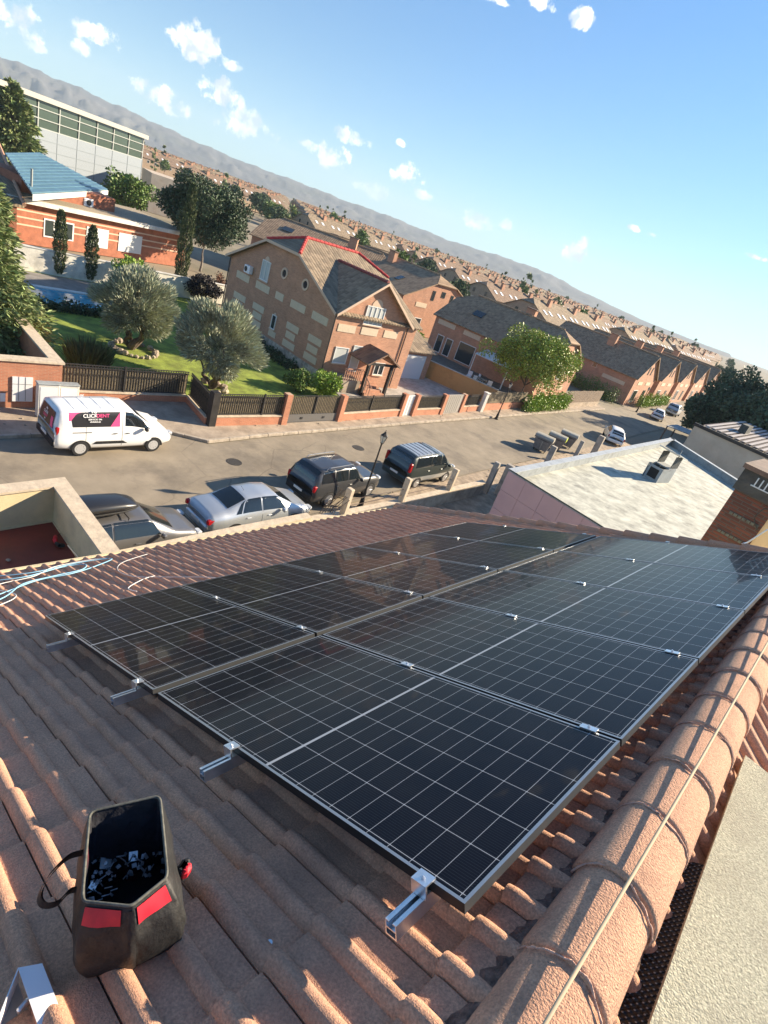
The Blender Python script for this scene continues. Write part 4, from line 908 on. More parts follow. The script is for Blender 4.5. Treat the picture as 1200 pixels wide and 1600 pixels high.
VAN = [(0, .40, .95, 1.00, .86, .78), (.04, .36, 1.05, 1.35, .90, .76), (.16, .32, 1.08, 1.80, .92, .75), (.5, .28, 1.08, 1.84, .925, .75), (2.4, .26, 1.06, 1.86, .925, .76), (2.95, .26, 1.05, 1.80, .925, .74), (3.75, .26, 1.03, 1.20, .92, .78), (4.35, .30, .96, 1.04, .90, .72), (4.65, .36, .74, .80, .84, .62), (4.75, .42, .55, .58, .74, .5)]
t, B = vehicle('delivery_van', 'van', 'white delivery van with black and pink side graphics parked across the road', TR(-21.85, 6.42, 0, .055), VAN, M['whitepaint'], (.92, 3.87), .33,
    [[(2.62, 4.25), (3.72, 4.2), (3.22, 5.35), (2.62, 5.5)]], (3.05, 3.72, 5.9), (.20, .21, 7.9), dict(handles=(2.22, 2.72), handlem=M['black'], seams=(1.1, 2.5), mirror=3.45, mirrorm=M['black'], bumper=M['black'], tailh=1.02, tail=(.1, .42), taild=.14, platez=.66), steel=True, rimm=mat('steel_rim', (.5, .5, .5), .5, .3))
# side graphics: black field, pink corners, lettering
for side in (-1, 1):
    o = B.patch([(.62, 4.22), (2.40, 4.22), (2.40, 5.42), (.50, 5.42)], side, .006, 14, 6).build('side_graphic', M['blackd'], t, True)
    B.patch([(.50, 4.6), (.56, 4.6), (.95, 5.42), (.50, 5.42)], side, .010, 5, 5).build('pink_corner', M['pinkd'], o, True)
    B.patch([(2.02, 4.22), (2.40, 4.22), (2.40, 5.0), (2.36, 5.0)], side, .010, 5, 5).build('pink_corner', M['pinkd'], o, True)
    B.patch([(.62, 3.72), (1.32, 3.72), (1.32, 3.82), (.62, 3.82)], side, .012, 5, 2).build('door_rail', M['black'], t)
    B.patch([(1.35, 1.75), (2.75, 1.75), (2.55, 2.35), (1.5, 2.35)], side, .014, 8, 3).build('side_moulding', M['black'], t)
    for y in (.92, 3.87):
        w_ = B.par(y)[3]; 
def lettering(txt, size, m_, parent, M_, thick=.001):
    cu = bpy.data.curves.new('lettering', 'FONT'); cu.body = txt; cu.size = size; cu.extrude = thick; cu.align_x = 'CENTER'; cu.offset = size * .02
    o = bpy.data.objects.new('tmp', cu); S.collection.objects.link(o); dg = bpy.context.evaluated_depsgraph_get(); dg.update()
    me = bpy.data.meshes.new_from_object(o.evaluated_get(dg)); bpy.data.objects.remove(o); me.transform(M_)
    ob = bpy.data.objects.new('lettering', me); me.materials.clear(); me.materials.append(m_); S.collection.objects.link(ob); ob.parent = parent; return ob
gr = [o for o in t.children if o.name.startswith('side_graphic')]
for side, g in zip((-1, 1), gr):
    c = B.pt(1.45, 4.85, side, .03); up = (B.pt(1.45, 5.4, side) - B.pt(1.45, 4.3, side)).normalized(); fw = Vector((0, side, 0)); nr = fw.cross(up)
    Rm = Matrix((fw, up, nr)).transposed().to_4x4()
    def put(txt, s_, m_, du, dv): lettering(txt, s_, m_, g, Matrix.Translation(c + fw * du + up * dv) @ Rm)
    put('My', .17, M['wht'], -.05, .13); put('CLICK', .19, M['wht'], -.20, -.04); put('DENT', .19, M['pinkd'], .27, -.04); put('SERVICIO 24h', .085, M['wht'], -.02, -.15); put('clickdent.es', .085, M['wht'], -.02, -.24)
# rear doors: black glass graphics with pink trim
b = MB(); b.add([(-.66, -.012 + .0, 1.12), (.66, -.012, 1.12), (.60, .150, 1.74), (-.60, .150, 1.74)], [(0, 1, 2, 3)]); 
rg = B
def rearpatch(x0, x1, z0, z1, off, nm, m_, parent):
    b = MB(); n = 8; vs = []
    for i in range(n + 1):
        z = z0 + (z1 - z0) * i / n
        # y on the rear skin at this height (top-centre profile of the stations)
        y = np.interp(z, [1.00, 1.35, 1.80], [0, .04, .16]) - off
        vs += [(x0 * (1 - .12 * i / n), y, z), (x1 * (1 - .12 * i / n), y, z)]
    b.add(vs, [(2 * i, 2 * i + 1, 2 * i + 3, 2 * i + 2) for i in range(n)]); return b.build(nm, m_, parent)
g = rearpatch(-.66, .66, 1.10, 1.72, .03, 'rear_graphic', M['blackd'], t); rearpatch(.42, .66, 1.12, 1.5, .035, 'pink_corner', M['pinkd'], g)
Rm = Matrix((Vector((1, 0, 0)), Vector((0, .24, .97)).normalized(), Vector((0, -.97, .24)))).transposed().to_4x4()
for txt, s_, z, m_ in (('My', .12, 1.56, M['wht']), ('CLICK', .14, 1.42, M['wht']), ('DENT', .14, 1.29, M['pinkd']), ('24h', .08, 1.18, M['wht'])):
    lettering(txt, s_, m_, g, Matrix.Translation((-.1, np.interp(z, [1.0, 1.35, 1.8], [0, .04, .16]) - .045, z)) @ Rm)
for k in range(4):
    y = .75 + k * .5; b = MB(); b.tube([B.pt(y, 6.4, -1, .003), B.pt(y, 8, 1, .003), B.pt(y, 6.4, 1, .003)], .014, 5); b.build('roof_rib', M['whitepaint'], t)
wcar, B = vehicle('parked_hatchback', 'car', 'small white hatchback parked past the waste containers', TR(-19.0, 55.6, 0, .5), HATCH, M['whitepaint'], (.9, 3.5), .31, hw, (2.68, 3.42, 5.9), (.12, .6, 6.0), dict(mirror=2.95))
dup(wcar, TR(-25.2, 84.5, 0, .3), 'white car with open boot shape parked in front of the pointed gables', None)
c, B = vehicle('parked_van', 'van', 'pale van parked furthest down the street beside the dark trees', TR(-27.3, 96.5, 0, .15), MPV, silver, (.95, 3.75), .33, [[(.5, 4.2), (3.3, 4.15), (3.1, 5.5), (.62, 5.4)]], (3.2, 3.9, 5.9), (.14, .52, 5.9), dict(mirror=3.6))
# ------------------------------------------------------------------ waste containers
def container(x, y, rz, label, lidm, hatch=None):
    t = thing('waste_container', label, 'waste container', (x, y, 0), rz, 'waste containers on the road')
    b = MB(); vs = []
    for z, a, c in ((.18, .52, .36), (.95, .68, .47), (1.15, .70, .50)):
        vs += [(-a, -c, z), (a, -c, z), (a, c, z), (-a, c, z)]
    b.add(vs, [(3, 2, 1, 0), (8, 9, 10, 11)] + [(i * 4 + k, i * 4 + (k + 1) % 4, i * 4 + 4 + (k + 1) % 4, i * 4 + 4 + k) for i in range(2) for k in range(4)]); b.build('bin_body', M['binbody'], t)
    b = MB(); n = 9; vs = []
    for sx in (-.73, .73):
        for k in range(n):
            a = math.pi * k / (n - 1); vs.append((sx, -.54 * math.cos(a), 1.16 + .24 * math.sin(a) ** .7))
    b.add(vs, [(k, k + 1, n + k + 1, n + k) for k in range(n - 1)] + [tuple(range(n))[::-1], tuple(range(n, 2 * n)), (0, n, 2 * n - 1, n - 1)]); b.build('lid', lidm, t)
    for sx in (-1, 1):
        b = MB(); b.b2(sx * .735, sx * .76, -.5, .5, 1.0, 1.3); b.build('side_arm', hatch or M['binlid'], t)
        for sy in (-1, 1): b = MB(); b.lathe([(.08, -.02), (.08, .02)], (sx * .45, sy * .28, .08), 12, axis='X'); b.build('castor', M['tyre'], t)
    b = MB(); b.b2(-.03, .03, -.525, -.5, .3, .95); b.build('rib', M['binlid'], t)
    b = MB(); b.tube([(-.5, -.56, 1.02), (.5, -.56, 1.02)], .02, 6); b.build('handle', M['black'], t)
container(-19.0, 40.8, .35, 'nearest grey waste container with pale lid', M['binlid'])
container(-19.1, 43.2, .35, 'middle waste container with yellow green end', M['binlid'], M['yellowgreen'])
container(-19.4, 45.9, .35, 'farthest of the three waste containers', M['binlid'])
# ================================================================== NEIGHBOUR'S FLAT ROOF
def flat_roof_house():
    t = thing('flat_roof_building', 'flat roofed building with pink clad side and white membrane roof', 'building', (-9, 30, 0))
    zt = 3.8; A = Vector((-11.1, 21.9)); B_ = Vector((-13.15, 50.6)); C_ = Vector((-.2, 42.0)); D_ = Vector((2.0, 21.9))
    zr = 3.3; w = .3
    def ins(p, q, r):                       # inner offset corner
        a = (q - p).normalized(); b_ = (r - p).normalized(); return p + (a + b_) * w
    Ai, Bi, Ci, Di = ins(A, B_, D_), ins(B_, A, C_), ins(C_, B_, D_), ins(D_, A, C_)
    b = MB(); b.add([(*A, 0), (*D_, 0), (*D_, zt), (*A, zt), (*D_, 0), (*C_, 0), (*C_, zt), (*D_, zt), (*B_, 0), (*B_, zt)], [(0, 1, 2, 3), (4, 5, 6, 7), (5, 8, 9, 6), (8, 0, 3, 9)])
    b.build('wall', M['parapet'], t, world=True)
    # cladding tiles with joints
    b = MB(); L_ = (D_ - A).length; d = (D_ - A).normalized()
    for i in range(14):
        for j in range(4):
            x0, x1 = i * 1.0 + .006, min((i + 1) * 1.0 - .006, L_); z1 = zt - .05 - j * .95; z0 = max(z1 - .938, 0)
            if x0 >= L_: continue
            p, q = A + d * x0, A + d * x1; o = Vector((0, -.03))
            b.prism([p + o, q + o, q, p], z0, z1)
    b.build('cladding', M['pink'], t, world=True)
    b = MB()
    for p, q, pi_, qi in ((A, B_, Ai, Bi), (B_, C_, Bi, Ci), (C_, D_, Ci, Di)):
        b.add([(*p, zt), (*q, zt), (*qi, zt), (*pi_, zt), (*pi_, zr), (*qi, zr)], [(0, 1, 2, 3), (3, 2, 5, 4)])
    b.build('parapet', M['parapet'], t, world=True)
    b = MB()
    for p, q in ((A, B_), (B_, C_)):
        d_ = (q - p).normalized(); nr = Vector((-d_.y, d_.x)) * -.1; b.ext([(*(p - nr * .6), zt + .004), (*(q - nr * .6), zt + .004), (*(q + nr * 3.2), zt + .004), (*(p + nr * 3.2), zt + .004)], (0, 0, .035))
    b.build('parapet_cap', mat('cap_metal', (.40, .43, .45), .6, .1, var=.1, scale=1, stain=((.1, .1, .1), 3, .3)), t, world=True)
    b = MB(); b.add([(*(A + Vector((.0, .02))), zt - .02), (*(D_ + Vector((0, .02))), zt - .02), (*Ci, zr), (*Bi, zr), (*Ai, zr + .12)], [(0, 1, 2, 3, 4)]); b.build('roof_membrane', M['membrane'], t, world=True)
    b = MB(); b.tube([(*A, zt + .02), (*D_, zt + .02)], .03, 6); b.build('edge_trim', M['hood'], t, world=True)
    c = P(1022, 752, zr); K = 1.7
    v = thing('roof_vent', 'pale metal vent box with tilted lid on the white flat roof', 'vent', c, -.15); c2 = c
    b = MB()
    for sx in (-.28, .28): b.b2(K * sx - .02, K * sx + .02, -.5 * K, .45 * K, .1, .62 * K)
    b.b2(-.26 * K, .26 * K, .41 * K, .45 * K, .1, .62 * K); b.b2(-.28 * K, .28 * K, -.1 * K, .45 * K, .62 * K + .001, .66 * K); b.build('lower_box', M['parapet'], v)
    b = MB(); b.b2(-.255 * K, .255 * K, -.46 * K, -.42 * K, .12, .60 * K); b.build('front_panel', M['parapet'], v); b = MB(); b.b2(-.17 * K, .17 * K, -.475 * K, -.462 * K, .3, .52 * K); b.build('opening', M['hole'], v)
    b = MB()
    for sx in (-.26, .26): b.b2(K * sx - .02, K * sx + .02, 0, .5 * K, .67 * K, 1.1 * K)
    b.build('upper_bracket', M['hood'], v)
    b = MB(); b.ext([(-.4 * K, -.2 * K, 1.22 * K), (.4 * K, -.2 * K, 1.22 * K), (.4 * K, .6 * K, 1.05 * K), (-.4 * K, .6 * K, 1.05 * K)], (0, 0, .06)); b.build('lid', mat('vent_lid', (.62, .62, .58), .7), v)
    b = MB(); b.b2(-.36 * K, .36 * K, -.6 * K, .5 * K, 0, .1); b.build('plinth', M['membrane'], v)
    p = MB(); p.tube([(c2.x + .45, c2.y + .2, zr), (c2.x + .45, c2.y + .2, 5.6)], .03, 6); tagged(p.build('mast', M['parapet']), 'thin grey mast rising beside the roof vent', 'mast')
    p = MB(); p.tube([P(1030, 762, zr + .05), P(1080, 782, zr + .06), P(1120, 795, zr + .06)], .03, 5); tagged(p.build('roof_cable', M['concrete']), 'thin cable lying across the white membrane roof', 'cable')
flat_roof_house()
def beige_house():
    t = thing('corrugated_roof_shed', 'beige walled building with striped corrugated roof behind the flat roof', 'building', (-10, 60, 0))
    b = MB(); b.b2(-14.1, -5, 58.9, 72, 0, 4.5); b.build('wall', M['beige'], t, world=True)
    b = MB(); b.b2(-14.2, -5, 58.8, 59.1, 4.501, 4.8); b.build('eave_band', M['iron'], t, world=True)
    b = MB()
    for i in range(17):
        x = -13.6 + i * .56
        b.ext([(x, 59.4, 4.82), (x + .27, 59.4, 4.82), (x + .27, 74, 5.30), (x, 74, 5.30)], (0, 0, .02)); b.ext([(x + .27, 59.4, 4.90), (x + .56, 59.4, 4.90), (x + .56, 74, 5.38), (x + .27, 74, 5.38)], (0, 0, .02), 1)  # dark and pale strips colour in the shaded and sunlit faces of the ribs
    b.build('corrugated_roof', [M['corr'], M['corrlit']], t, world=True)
    b = MB(); b.b2(-11.6, -10.9, 64, 66, 5.0, 5.9); b.build('roof_light', M['hood'], t, world=True)
    t = thing('carport', 'open carport with pale roof sheet beside the beige building', 'carport', (-17, 66, 0))
    b = MB(); b.ext([(-18.2, 65.5, 2.5), (-15.2, 67.0, 2.5), (-15.2, 70, 2.6), (-18.2, 69, 2.6)], (0, 0, .08)); b.build('roof_sheet', M['parapet'], t, world=True)
    for x, y in ((-18.1, 65.6), (-15.3, 67.1), (-18.1, 68.9), (-15.3, 69.9)):
        b = MB(); b.b2(x - .06, x + .06, y - .06, y + .06, 0, 2.5); b.build('post', M['browniron'], t, world=True)
beige_house()
# ================================================================== TREES AND PLANTS
def leaf_mesh(name, pts, dirs, w, l, up=.0, seed=0, jitter=.6):
    rng = np.random.default_rng(seed); n = len(pts)
    d = dirs + rng.normal(0, jitter, (n, 3)); d /= np.linalg.norm(d, axis=1)[:, None] + 1e-9
    s_ = np.cross(d, rng.normal(0, 1, (n, 3))); s_ /= np.linalg.norm(s_, axis=1)[:, None] + 1e-9
    sz = rng.uniform(.65, 1.35, n)[:, None]; L_ = d * (l * sz); Wd = s_ * (w * .5 * sz)
    v = np.stack([pts - Wd * .4, pts + L_ * .5 - Wd, pts + L_, pts + L_ * .5 + Wd], 1).reshape(-1, 3)
    me = bpy.data.meshes.new(name); me.vertices.add(4 * n); me.loops.add(4 * n); me.polygons.add(n)
    me.vertices.foreach_set('co', v.ravel()); me.loops.foreach_set('vertex_index', np.arange(4 * n)); me.polygons.foreach_set('loop_start', np.arange(0, 4 * n, 4)); me.polygons.foreach_set('loop_total', np.full(n, 4))
    me.update(calc_edges=True); return me
def crown_points(n, clumps, rad, seed, fill=.35):
    # clumps: array (k,3) of centres; rad: (k,) radii ; points nearer clump surfaces
    rng = np.random.default_rng(seed); k = len(clumps); pick = rng.choice(k, n, p=rad ** 2 / (rad ** 2).sum())
    u = rng.normal(0, 1, (n, 3)); u /= np.linalg.norm(u, axis=1)[:, None]
    r = rad[pick] * (rng.uniform(fill ** 3, 1, n) ** (1 / 3)); return clumps[pick] + u * r[:, None], u
def ellipsoid_clumps(k, R3, c, seed, rr, lump=.25):
    rng = np.random.default_rng(seed); u = rng.normal(0, 1, (k, 3)); u /= np.linalg.norm(u, axis=1)[:, None]
    r = rng.uniform(.45, 1, k) ** .6; cl = np.array(c) + u * np.array(R3) * (r * (1 + rng.normal(0, lump * .4, k)))[:, None]; return cl, rng.uniform(rr[0], rr[1], k)
def limbs(t, base, tips, r0, m_, name='trunk', seed=0, wob=.12):
    rng = random.Random(seed); b = MB(); base = Vector(base)
    for tip in tips:
        tip = Vector(tip); L_ = tip - base; n = 5
        pts = [base + L_ * (i / n) + (Vector((rng.uniform(-1, 1), rng.uniform(-1, 1), 0)) * wob * L_.length * .4 * (0 if i in (0, n) else 1)) for i in range(n + 1)]
        b.tube(spline(pts, 3), [r0 * (1 - .8 * i / (3 * n)) for i in range(3 * n + 1)], 7)
    return b.build(name, m_, t, True)
def tree(name, label, cat, loc, trunk_h, clumps, rad, n, leaf, lm, bark, seed, r0=.15, group=None, tips=None, rz=0, jitter=.8, dirup=.0, fill=.35, part='crown'):
    t = thing(name, label, cat, loc, rz, group)
    p, u = crown_points(n, clumps, rad, seed, fill); u = u + np.array([0, 0, dirup])
    me = leaf_mesh(part, p, u, leaf[0], leaf[1], seed=seed, jitter=jitter); link_mesh(part, me, lm, t)
    if tips is None:
        idx = np.random.default_rng(seed).choice(len(clumps), min(7, len(clumps)), replace=False); tips = [tuple(clumps[i]) for i in idx] + [(0, 0, clumps[:, 2].max() * .85)]
    b = limbs(t, (0, 0, 0), [(x * .0 + 0, 0, trunk_h) for x in (0,)], r0, bark, 'trunk', seed, .05)
    limbs(t, (0, 0, trunk_h * .8), tips, r0 * .5, bark, 'limbs', seed)
    return t
# the two olives
def olive(loc, label, Rr, cz, seed, sc=1.0, tips=None):
    cl, rd = ellipsoid_clumps(60, (Rr * .80, Rr * .80, Rr * .62), (0, 0, cz), seed, (.34 * sc, .62 * sc), .12)
    t = thing('olive_tree', label, 'tree', loc, 0, 'clipped olive trees on the lawn')
    p, u = crown_points(24000, cl, rd, seed, .5); o = p - np.array([0, 0, cz]); o /= np.linalg.norm(o, axis=1)[:, None]
    me = leaf_mesh('crown', p, o * 1.6 + np.array([0, 0, .9]) + u * .3, .05, .34, seed=seed, jitter=.45); link_mesh('crown', me, M['leafolive'], t)
    limbs(t, (0, 0, 0), tips or [(-.9, .1, cz - .5), (.5, .5, cz - .4), (1.0, -.2, cz - .6), (.1, -.6, cz - .3), (-.3, .5, cz)], .15, M['bark'], 'trunk', seed, .35)
    return t
olive((-34.47, 14.64, .1), 'rounded grey green olive tree ringed by rocks nearer the pool', 2.55, 2.75, 3)
olive((-28.6, 17.0, .1), 'rounded grey green olive tree nearest the iron railings', 2.65, 3.0, 8, 1.05, [(-1.0, -.5, 1.5), (1.4, .3, 1.6), (.2, .2, 2.4), (-.4, .6, 2.3), (.6, -.6, 2.2)])
def rock_ring(loc, n, r, label):
    t = thing('rock_border', label, 'rocks', loc); b = MB()
    for k in range(n):
        a = 2 * math.pi * k / n + random.uniform(-.1, .1); s_ = random.uniform(.14, .27)
        vs = []
        for lat in (-60, -20, 20, 60):
            for lo in range(6): 
                ra = R(lat); la = lo * math.pi / 3; q = s_ * random.uniform(.75, 1.15); vs.append((r * math.cos(a) * 1.1 + q * math.cos(ra) * math.cos(la), r * math.sin(a) + q * math.cos(ra) * math.sin(la), s_ * .5 + q * .8 * math.sin(ra)))
        b.add(vs, [(i * 6 + j, i * 6 + (j + 1) % 6, i * 6 + 6 + (j + 1) % 6, i * 6 + 6 + j) for i in range(3) for j in range(6)] + [tuple(reversed(range(6))), tuple(range(18, 24))])
    b.build('rocks', M['rock'], t); return t
rock_ring((-34.2, 14.7, .1), 22, 1.25, 'ring of pale rocks around the olive nearer the pool')
rock_ring((-28.6, 17.0, .1), 12, .8, 'small ring of rocks at the foot of the olive by the railings')
rock_ring((-29.8, 10.6, .1), 14, 1.3, 'rocks around the tall grass clump behind the railings')
def conifer(name, label, loc, H, Rb, n, leaf, lm, seed, droop=-.25, group=None, power=1.0, base=.06, sq=1.0):
    rng = np.random.default_rng(seed); t = thing(name, label, 'tree', loc, 0, group)
    k = int(n / 90); hh = rng.uniform(base, 1, k) ** 1.0; az = rng.uniform(0, 2 * math.pi, k); rmax = Rb * (1 - hh) ** power * (1 + .16 * np.sin(az * 3 + hh * 14)) * rng.uniform(.75, 1.08, k)
    pts = []; dr = []
    for h_, a, rm in zip(hh, az, rmax):
        m_ = 90; s_ = rng.uniform(.15, 1, m_) ** .7; rad = s_ * rm; spread = (.05 + .16 * (1 - s_)) * rm + .05
        x = rad * math.cos(a) + rng.normal(0, 1, m_) * spread * abs(math.sin(a)) + rng.normal(0, .05, m_); y = rad * math.sin(a) + rng.normal(0, 1, m_) * spread * abs(math.cos(a)) + rng.normal(0, .05, m_)
        z = h_ * H + droop * rad + rng.normal(0, .06, m_) * (1 + rm * .4); pts.append(np.stack([x, y, z], 1)); dr.append(np.tile([math.cos(a), math.sin(a), droop * .6], (m_, 1)))
    p = np.concatenate(pts); d = np.concatenate(dr); p[:, 2] = np.maximum(p[:, 2], .1)
    me = leaf_mesh('crown', p, d, leaf[0], leaf[1], seed=seed, jitter=.45); link_mesh('crown', me, lm, t)
    b = MB(); b.tube([(0, 0, 0), (0, 0, H * .95)], [Rb * .09, .01], 8); b.build('trunk', M['bark'], t, True); return t
conifer('spruce', 'large dense spruce standing at the left edge behind the brick wall', (-32.0, 5.9, .1), 9.4, 3.9, 60000, (.09, .30), M['leafspruce'], 4, -.22, power=.75)
def cypress(label, loc, H, Rr, n, seed):
    rng = np.random.default_rng(seed); t = thing('cypress', label, 'tree', loc, 0, 'slender cypresses by the white garden wall')
    h = rng.uniform(.03, 1, n); a = rng.uniform(0, 2 * math.pi, n); prof = np.sin(np.pi * np.clip(h * .88 + .1, 0, 1)) ** .55
    r = Rr * prof * (1 + .18 * np.sin(h * 40 + a * 2) + rng.normal(0, .08, n)) * rng.uniform(.6, 1, n) ** .4
    p = np.stack([r * np.cos(a), r * np.sin(a), h * H], 1); d = np.stack([np.cos(a) * .4, np.sin(a) * .4, np.full(n, 1.4)], 1)
    link_mesh('crown', leaf_mesh('crown', p, d, .06, .22, seed=seed, jitter=.35), M['leafcyp'], t)
    b = MB(); b.tube([(0, 0, 0), (0, 0, H * .9)], [.09, .01], 6); b.build('trunk', M['bark'], t); return t
cypress('leftmost slender cypress in front of the white garden wall', (-51.0, 15.4, .1), 4.7, .42, 3500, 1)
cypress('second slender cypress to the right of the leftmost one', (-51.0, 17.7, .1), 4.2, .42, 3500, 2)
cypress('tallest cypress at the right end of the white garden wall', (-51.6, 25.6, .1), 9.3, .55, 8000, 3)
def round_tree(name, label, loc, H, Rr, n, leaf, lm, seed, group=None, bark=None, k=45, squash=.75, trunk=.28, rr=(.16, .30), r0=.16, fill=.35, cat='tree'):
    cl, rd = ellipsoid_clumps(k, (Rr * .8, Rr * .8, H * (1 - trunk) * .5 * squash / .75 * .8), (0, 0, H * (trunk + (1 - trunk) * .5)), seed, (Rr * rr[0], Rr * rr[1]), .35)
    return tree(name, label, cat, loc, H * trunk * 1.2, cl, rd, n, leaf, lm, bark or M['bark'], seed, r0=r0, group=group, fill=fill)
round_tree('broadleaf_tree', 'big dark green tree with pale trunk behind the brick gable house', (-66, 35.0, .1), 10.4, 5.4, 34000, (.15, .28), M['leafdark'], 5, bark=M['palebark'], rr=(.13, .24), k=110)
round_tree('broadleaf_tree', 'yellow green tree growing over the ivy fence and the patio', (-28.6, 51.6, .1), 7.6, 5.0, 30000, (.12, .2), M['leafyellow'], 6, rr=(.10, .24), k=75, r0=.12, fill=.2)
round_tree('young_tree', 'small pointed light green tree before the white garden wall', (-49.0, 20.2, .1), 2.9, 1.5, 3000, (.12, .22), M['leafbright'], 7, r0=.05)
round_tree('plum_shrub', 'dark purple leaved shrub at the right end of the white wall', (-50.0, 27.2, .1), 2.7, 1.7, 3500, (.12, .2), M['leafplum'], 8, trunk=.1, r0=.05)
round_tree('young_tree', 'light green young tree behind the garage of the brick house', (-41.5, 47.5, .1), 3.0, 1.5, 2600, (.12, .22), M['leafbright'], 12, r0=.05)
round_tree('garden_tree', 'mid green leafy tree right of the industrial hall', (-88, 34.5, .1), 7.2, 3.6, 7000, (.22, .36), M['leafgreen'], 13, r0=.12)
conifer('fir_tree', 'broad fir in front of the industrial hall at the left', (-118, 28.0, .1), 12.5, 5.6, 20000, (.3, .8), M['leafspruce'], 14, -.15, power=.6)
round_tree('shrub', 'bright green shrub left of the porch steps', (-28.3, 25.4, .1), 1.7, 1.25, 3200, (.10, .18), M['leafbright'], 15, trunk=.1, r0=.04)
round_tree('shrub', 'darker green shrub beside the bright one near the gate', (-28.9, 23.4, .1), 1.6, 1.0, 2400, (.10, .18), M['leafgreen'], 16, trunk=.1, r0=.04)
round_tree('shrub', 'dark shrub in front of the ochre wall on the driveway', (-35.4, 43.6, .1), 1.7, .9, 1600, (.10, .18), M['leafdark'], 17, trunk=.1, r0=.03)
b = thing('tall_grass_clump', 'tall dark grass like clump between the rocks behind the railings', 'plant', (-30.2, 10.7, .1))
rng = np.random.default_rng(5); n = 2600; a = rng.uniform(0, 6.28, n); r = rng.uniform(0, 1, n) ** .6 * .8; pp = np.stack([r * np.cos(a), r * np.sin(a), rng.uniform(0, .7, n)], 1)
link_mesh('blades', leaf_mesh('blades', pp, np.stack([np.cos(a) * r * .9, np.sin(a) * r * .9, np.full(n, 1.2)], 1), .04, .9, seed=2, jitter=.15), M['leafcyp'], b)
# dark tree mass at the right end of the street: separate trees
for i, (x, y, H, Rr) in enumerate(((-19.8, 84.5, 5.6, 3.0), (-16.0, 86.5, 7.6, 4.0), (-11.8, 92, 9.6, 4.8), (-7.6, 90, 9.8, 4.6), (-13.6, 82, 6.8, 3.6), (-9.0, 81, 7.0, 3.8), (-4.0, 86, 10, 4.4))):
    round_tree('street_tree', ['leftmost and lowest of the dark trees at the end of the street', 'second dark tree at the street end, just behind the lowest', 'tallest dark tree left of the right edge', 'dark tree behind the striped roof', 'dark tree in the front row above the beige wall', 'dark tree in the front row above the striped roof', 'dark tree cut by the right edge of the view'][i],
               (x, y, 0), H * 1.42, Rr * 1.25, 16000, (.24, .36), mat('street_tree_leaf', (.07, .11, .06), .7, island=.5) if i == 0 else bpy.data.materials['street_tree_leaf'], 30 + i, 'dark trees at the end of the street', trunk=.12, rr=(.16, .28), k=50)
# ivy and climbing plants on fences
def ivy(label, a, b_, h0, h1, th, n, lm, seed, name='ivy'):
    rng = np.random.default_rng(seed); a = np.array(a); b_ = np.array(b_); s_ = rng.uniform(0, 1, n); z = rng.uniform(0, 1, n)
    top = h0 + (h1 - h0) * (.7 + .3 * np.sin(s_ * 17) * np.sin(s_ * 41 + 1)); p = np.stack([a[0] + (b_[0] - a[0]) * s_, a[1] + (b_[1] - a[1]) * s_, h0 + (top - h0) * z], 1) + rng.normal(0, 1, (n, 3)) * np.array([th * .5, th * .5, .06])
    t = thing(name, label, 'plant', (*a, 0)); me = leaf_mesh('leaves', p - np.array([*a, 0]), np.tile([.6, -.3, .3], (n, 1)), .13, .17, seed=seed, jitter=.9); link_mesh('leaves', me, lm, t)
    m_ = MB(); 
    for k in range(6):
        f = k / 5; q = a + (b_ - a) * f - a; m_.tube([(q[0], q[1], h0), (q[0] + .1, q[1] + .2, (h0 + h1) / 2)], .02, 5)
    m_.build('stems', M['bark'], t); return t
ivy('bright ivy hanging over the street fence under the yellow green tree', (-26.6, 50), (-27.9, 61), .2, 2.3, .45, 9000, M['leafbright'], 1)
ivy('clipped dark hedge running back beside the pointed gable houses', (-31, 81.6), (-46, 80.6), 0, 2.8, .8, 8000, M['leafgreen'], 2, 'hedge')
ivy('climbing plants on the front fence of the pointed gable houses', (-29.6, 88), (-31.5, 106), .3, 2.4, .5, 7000, M['leafbright'], 3, 'climbing_plant')
ivy('dark low hedge along the near side of the pool', (-41.0, 9.0), (-41.0, 18.0), 0, .9, .5, 5000, M['leafdark'], 4, 'hedge')
ivy('dark planting strip along the plinth of the brick gable house', (-33, 25.9), (-44, 25.9), 0, 1.0, .5, 3500, M['leafdark'], 5, 'hedge')
ivy('creeper with red brown leaves on the courtyard wall by the big tree', (-52, 31), (-60, 34), 0, 1.8, .3, 2500, mat('russet_leaf', (.16, .07, .035), .7, island=.4), 6, 'creeper')
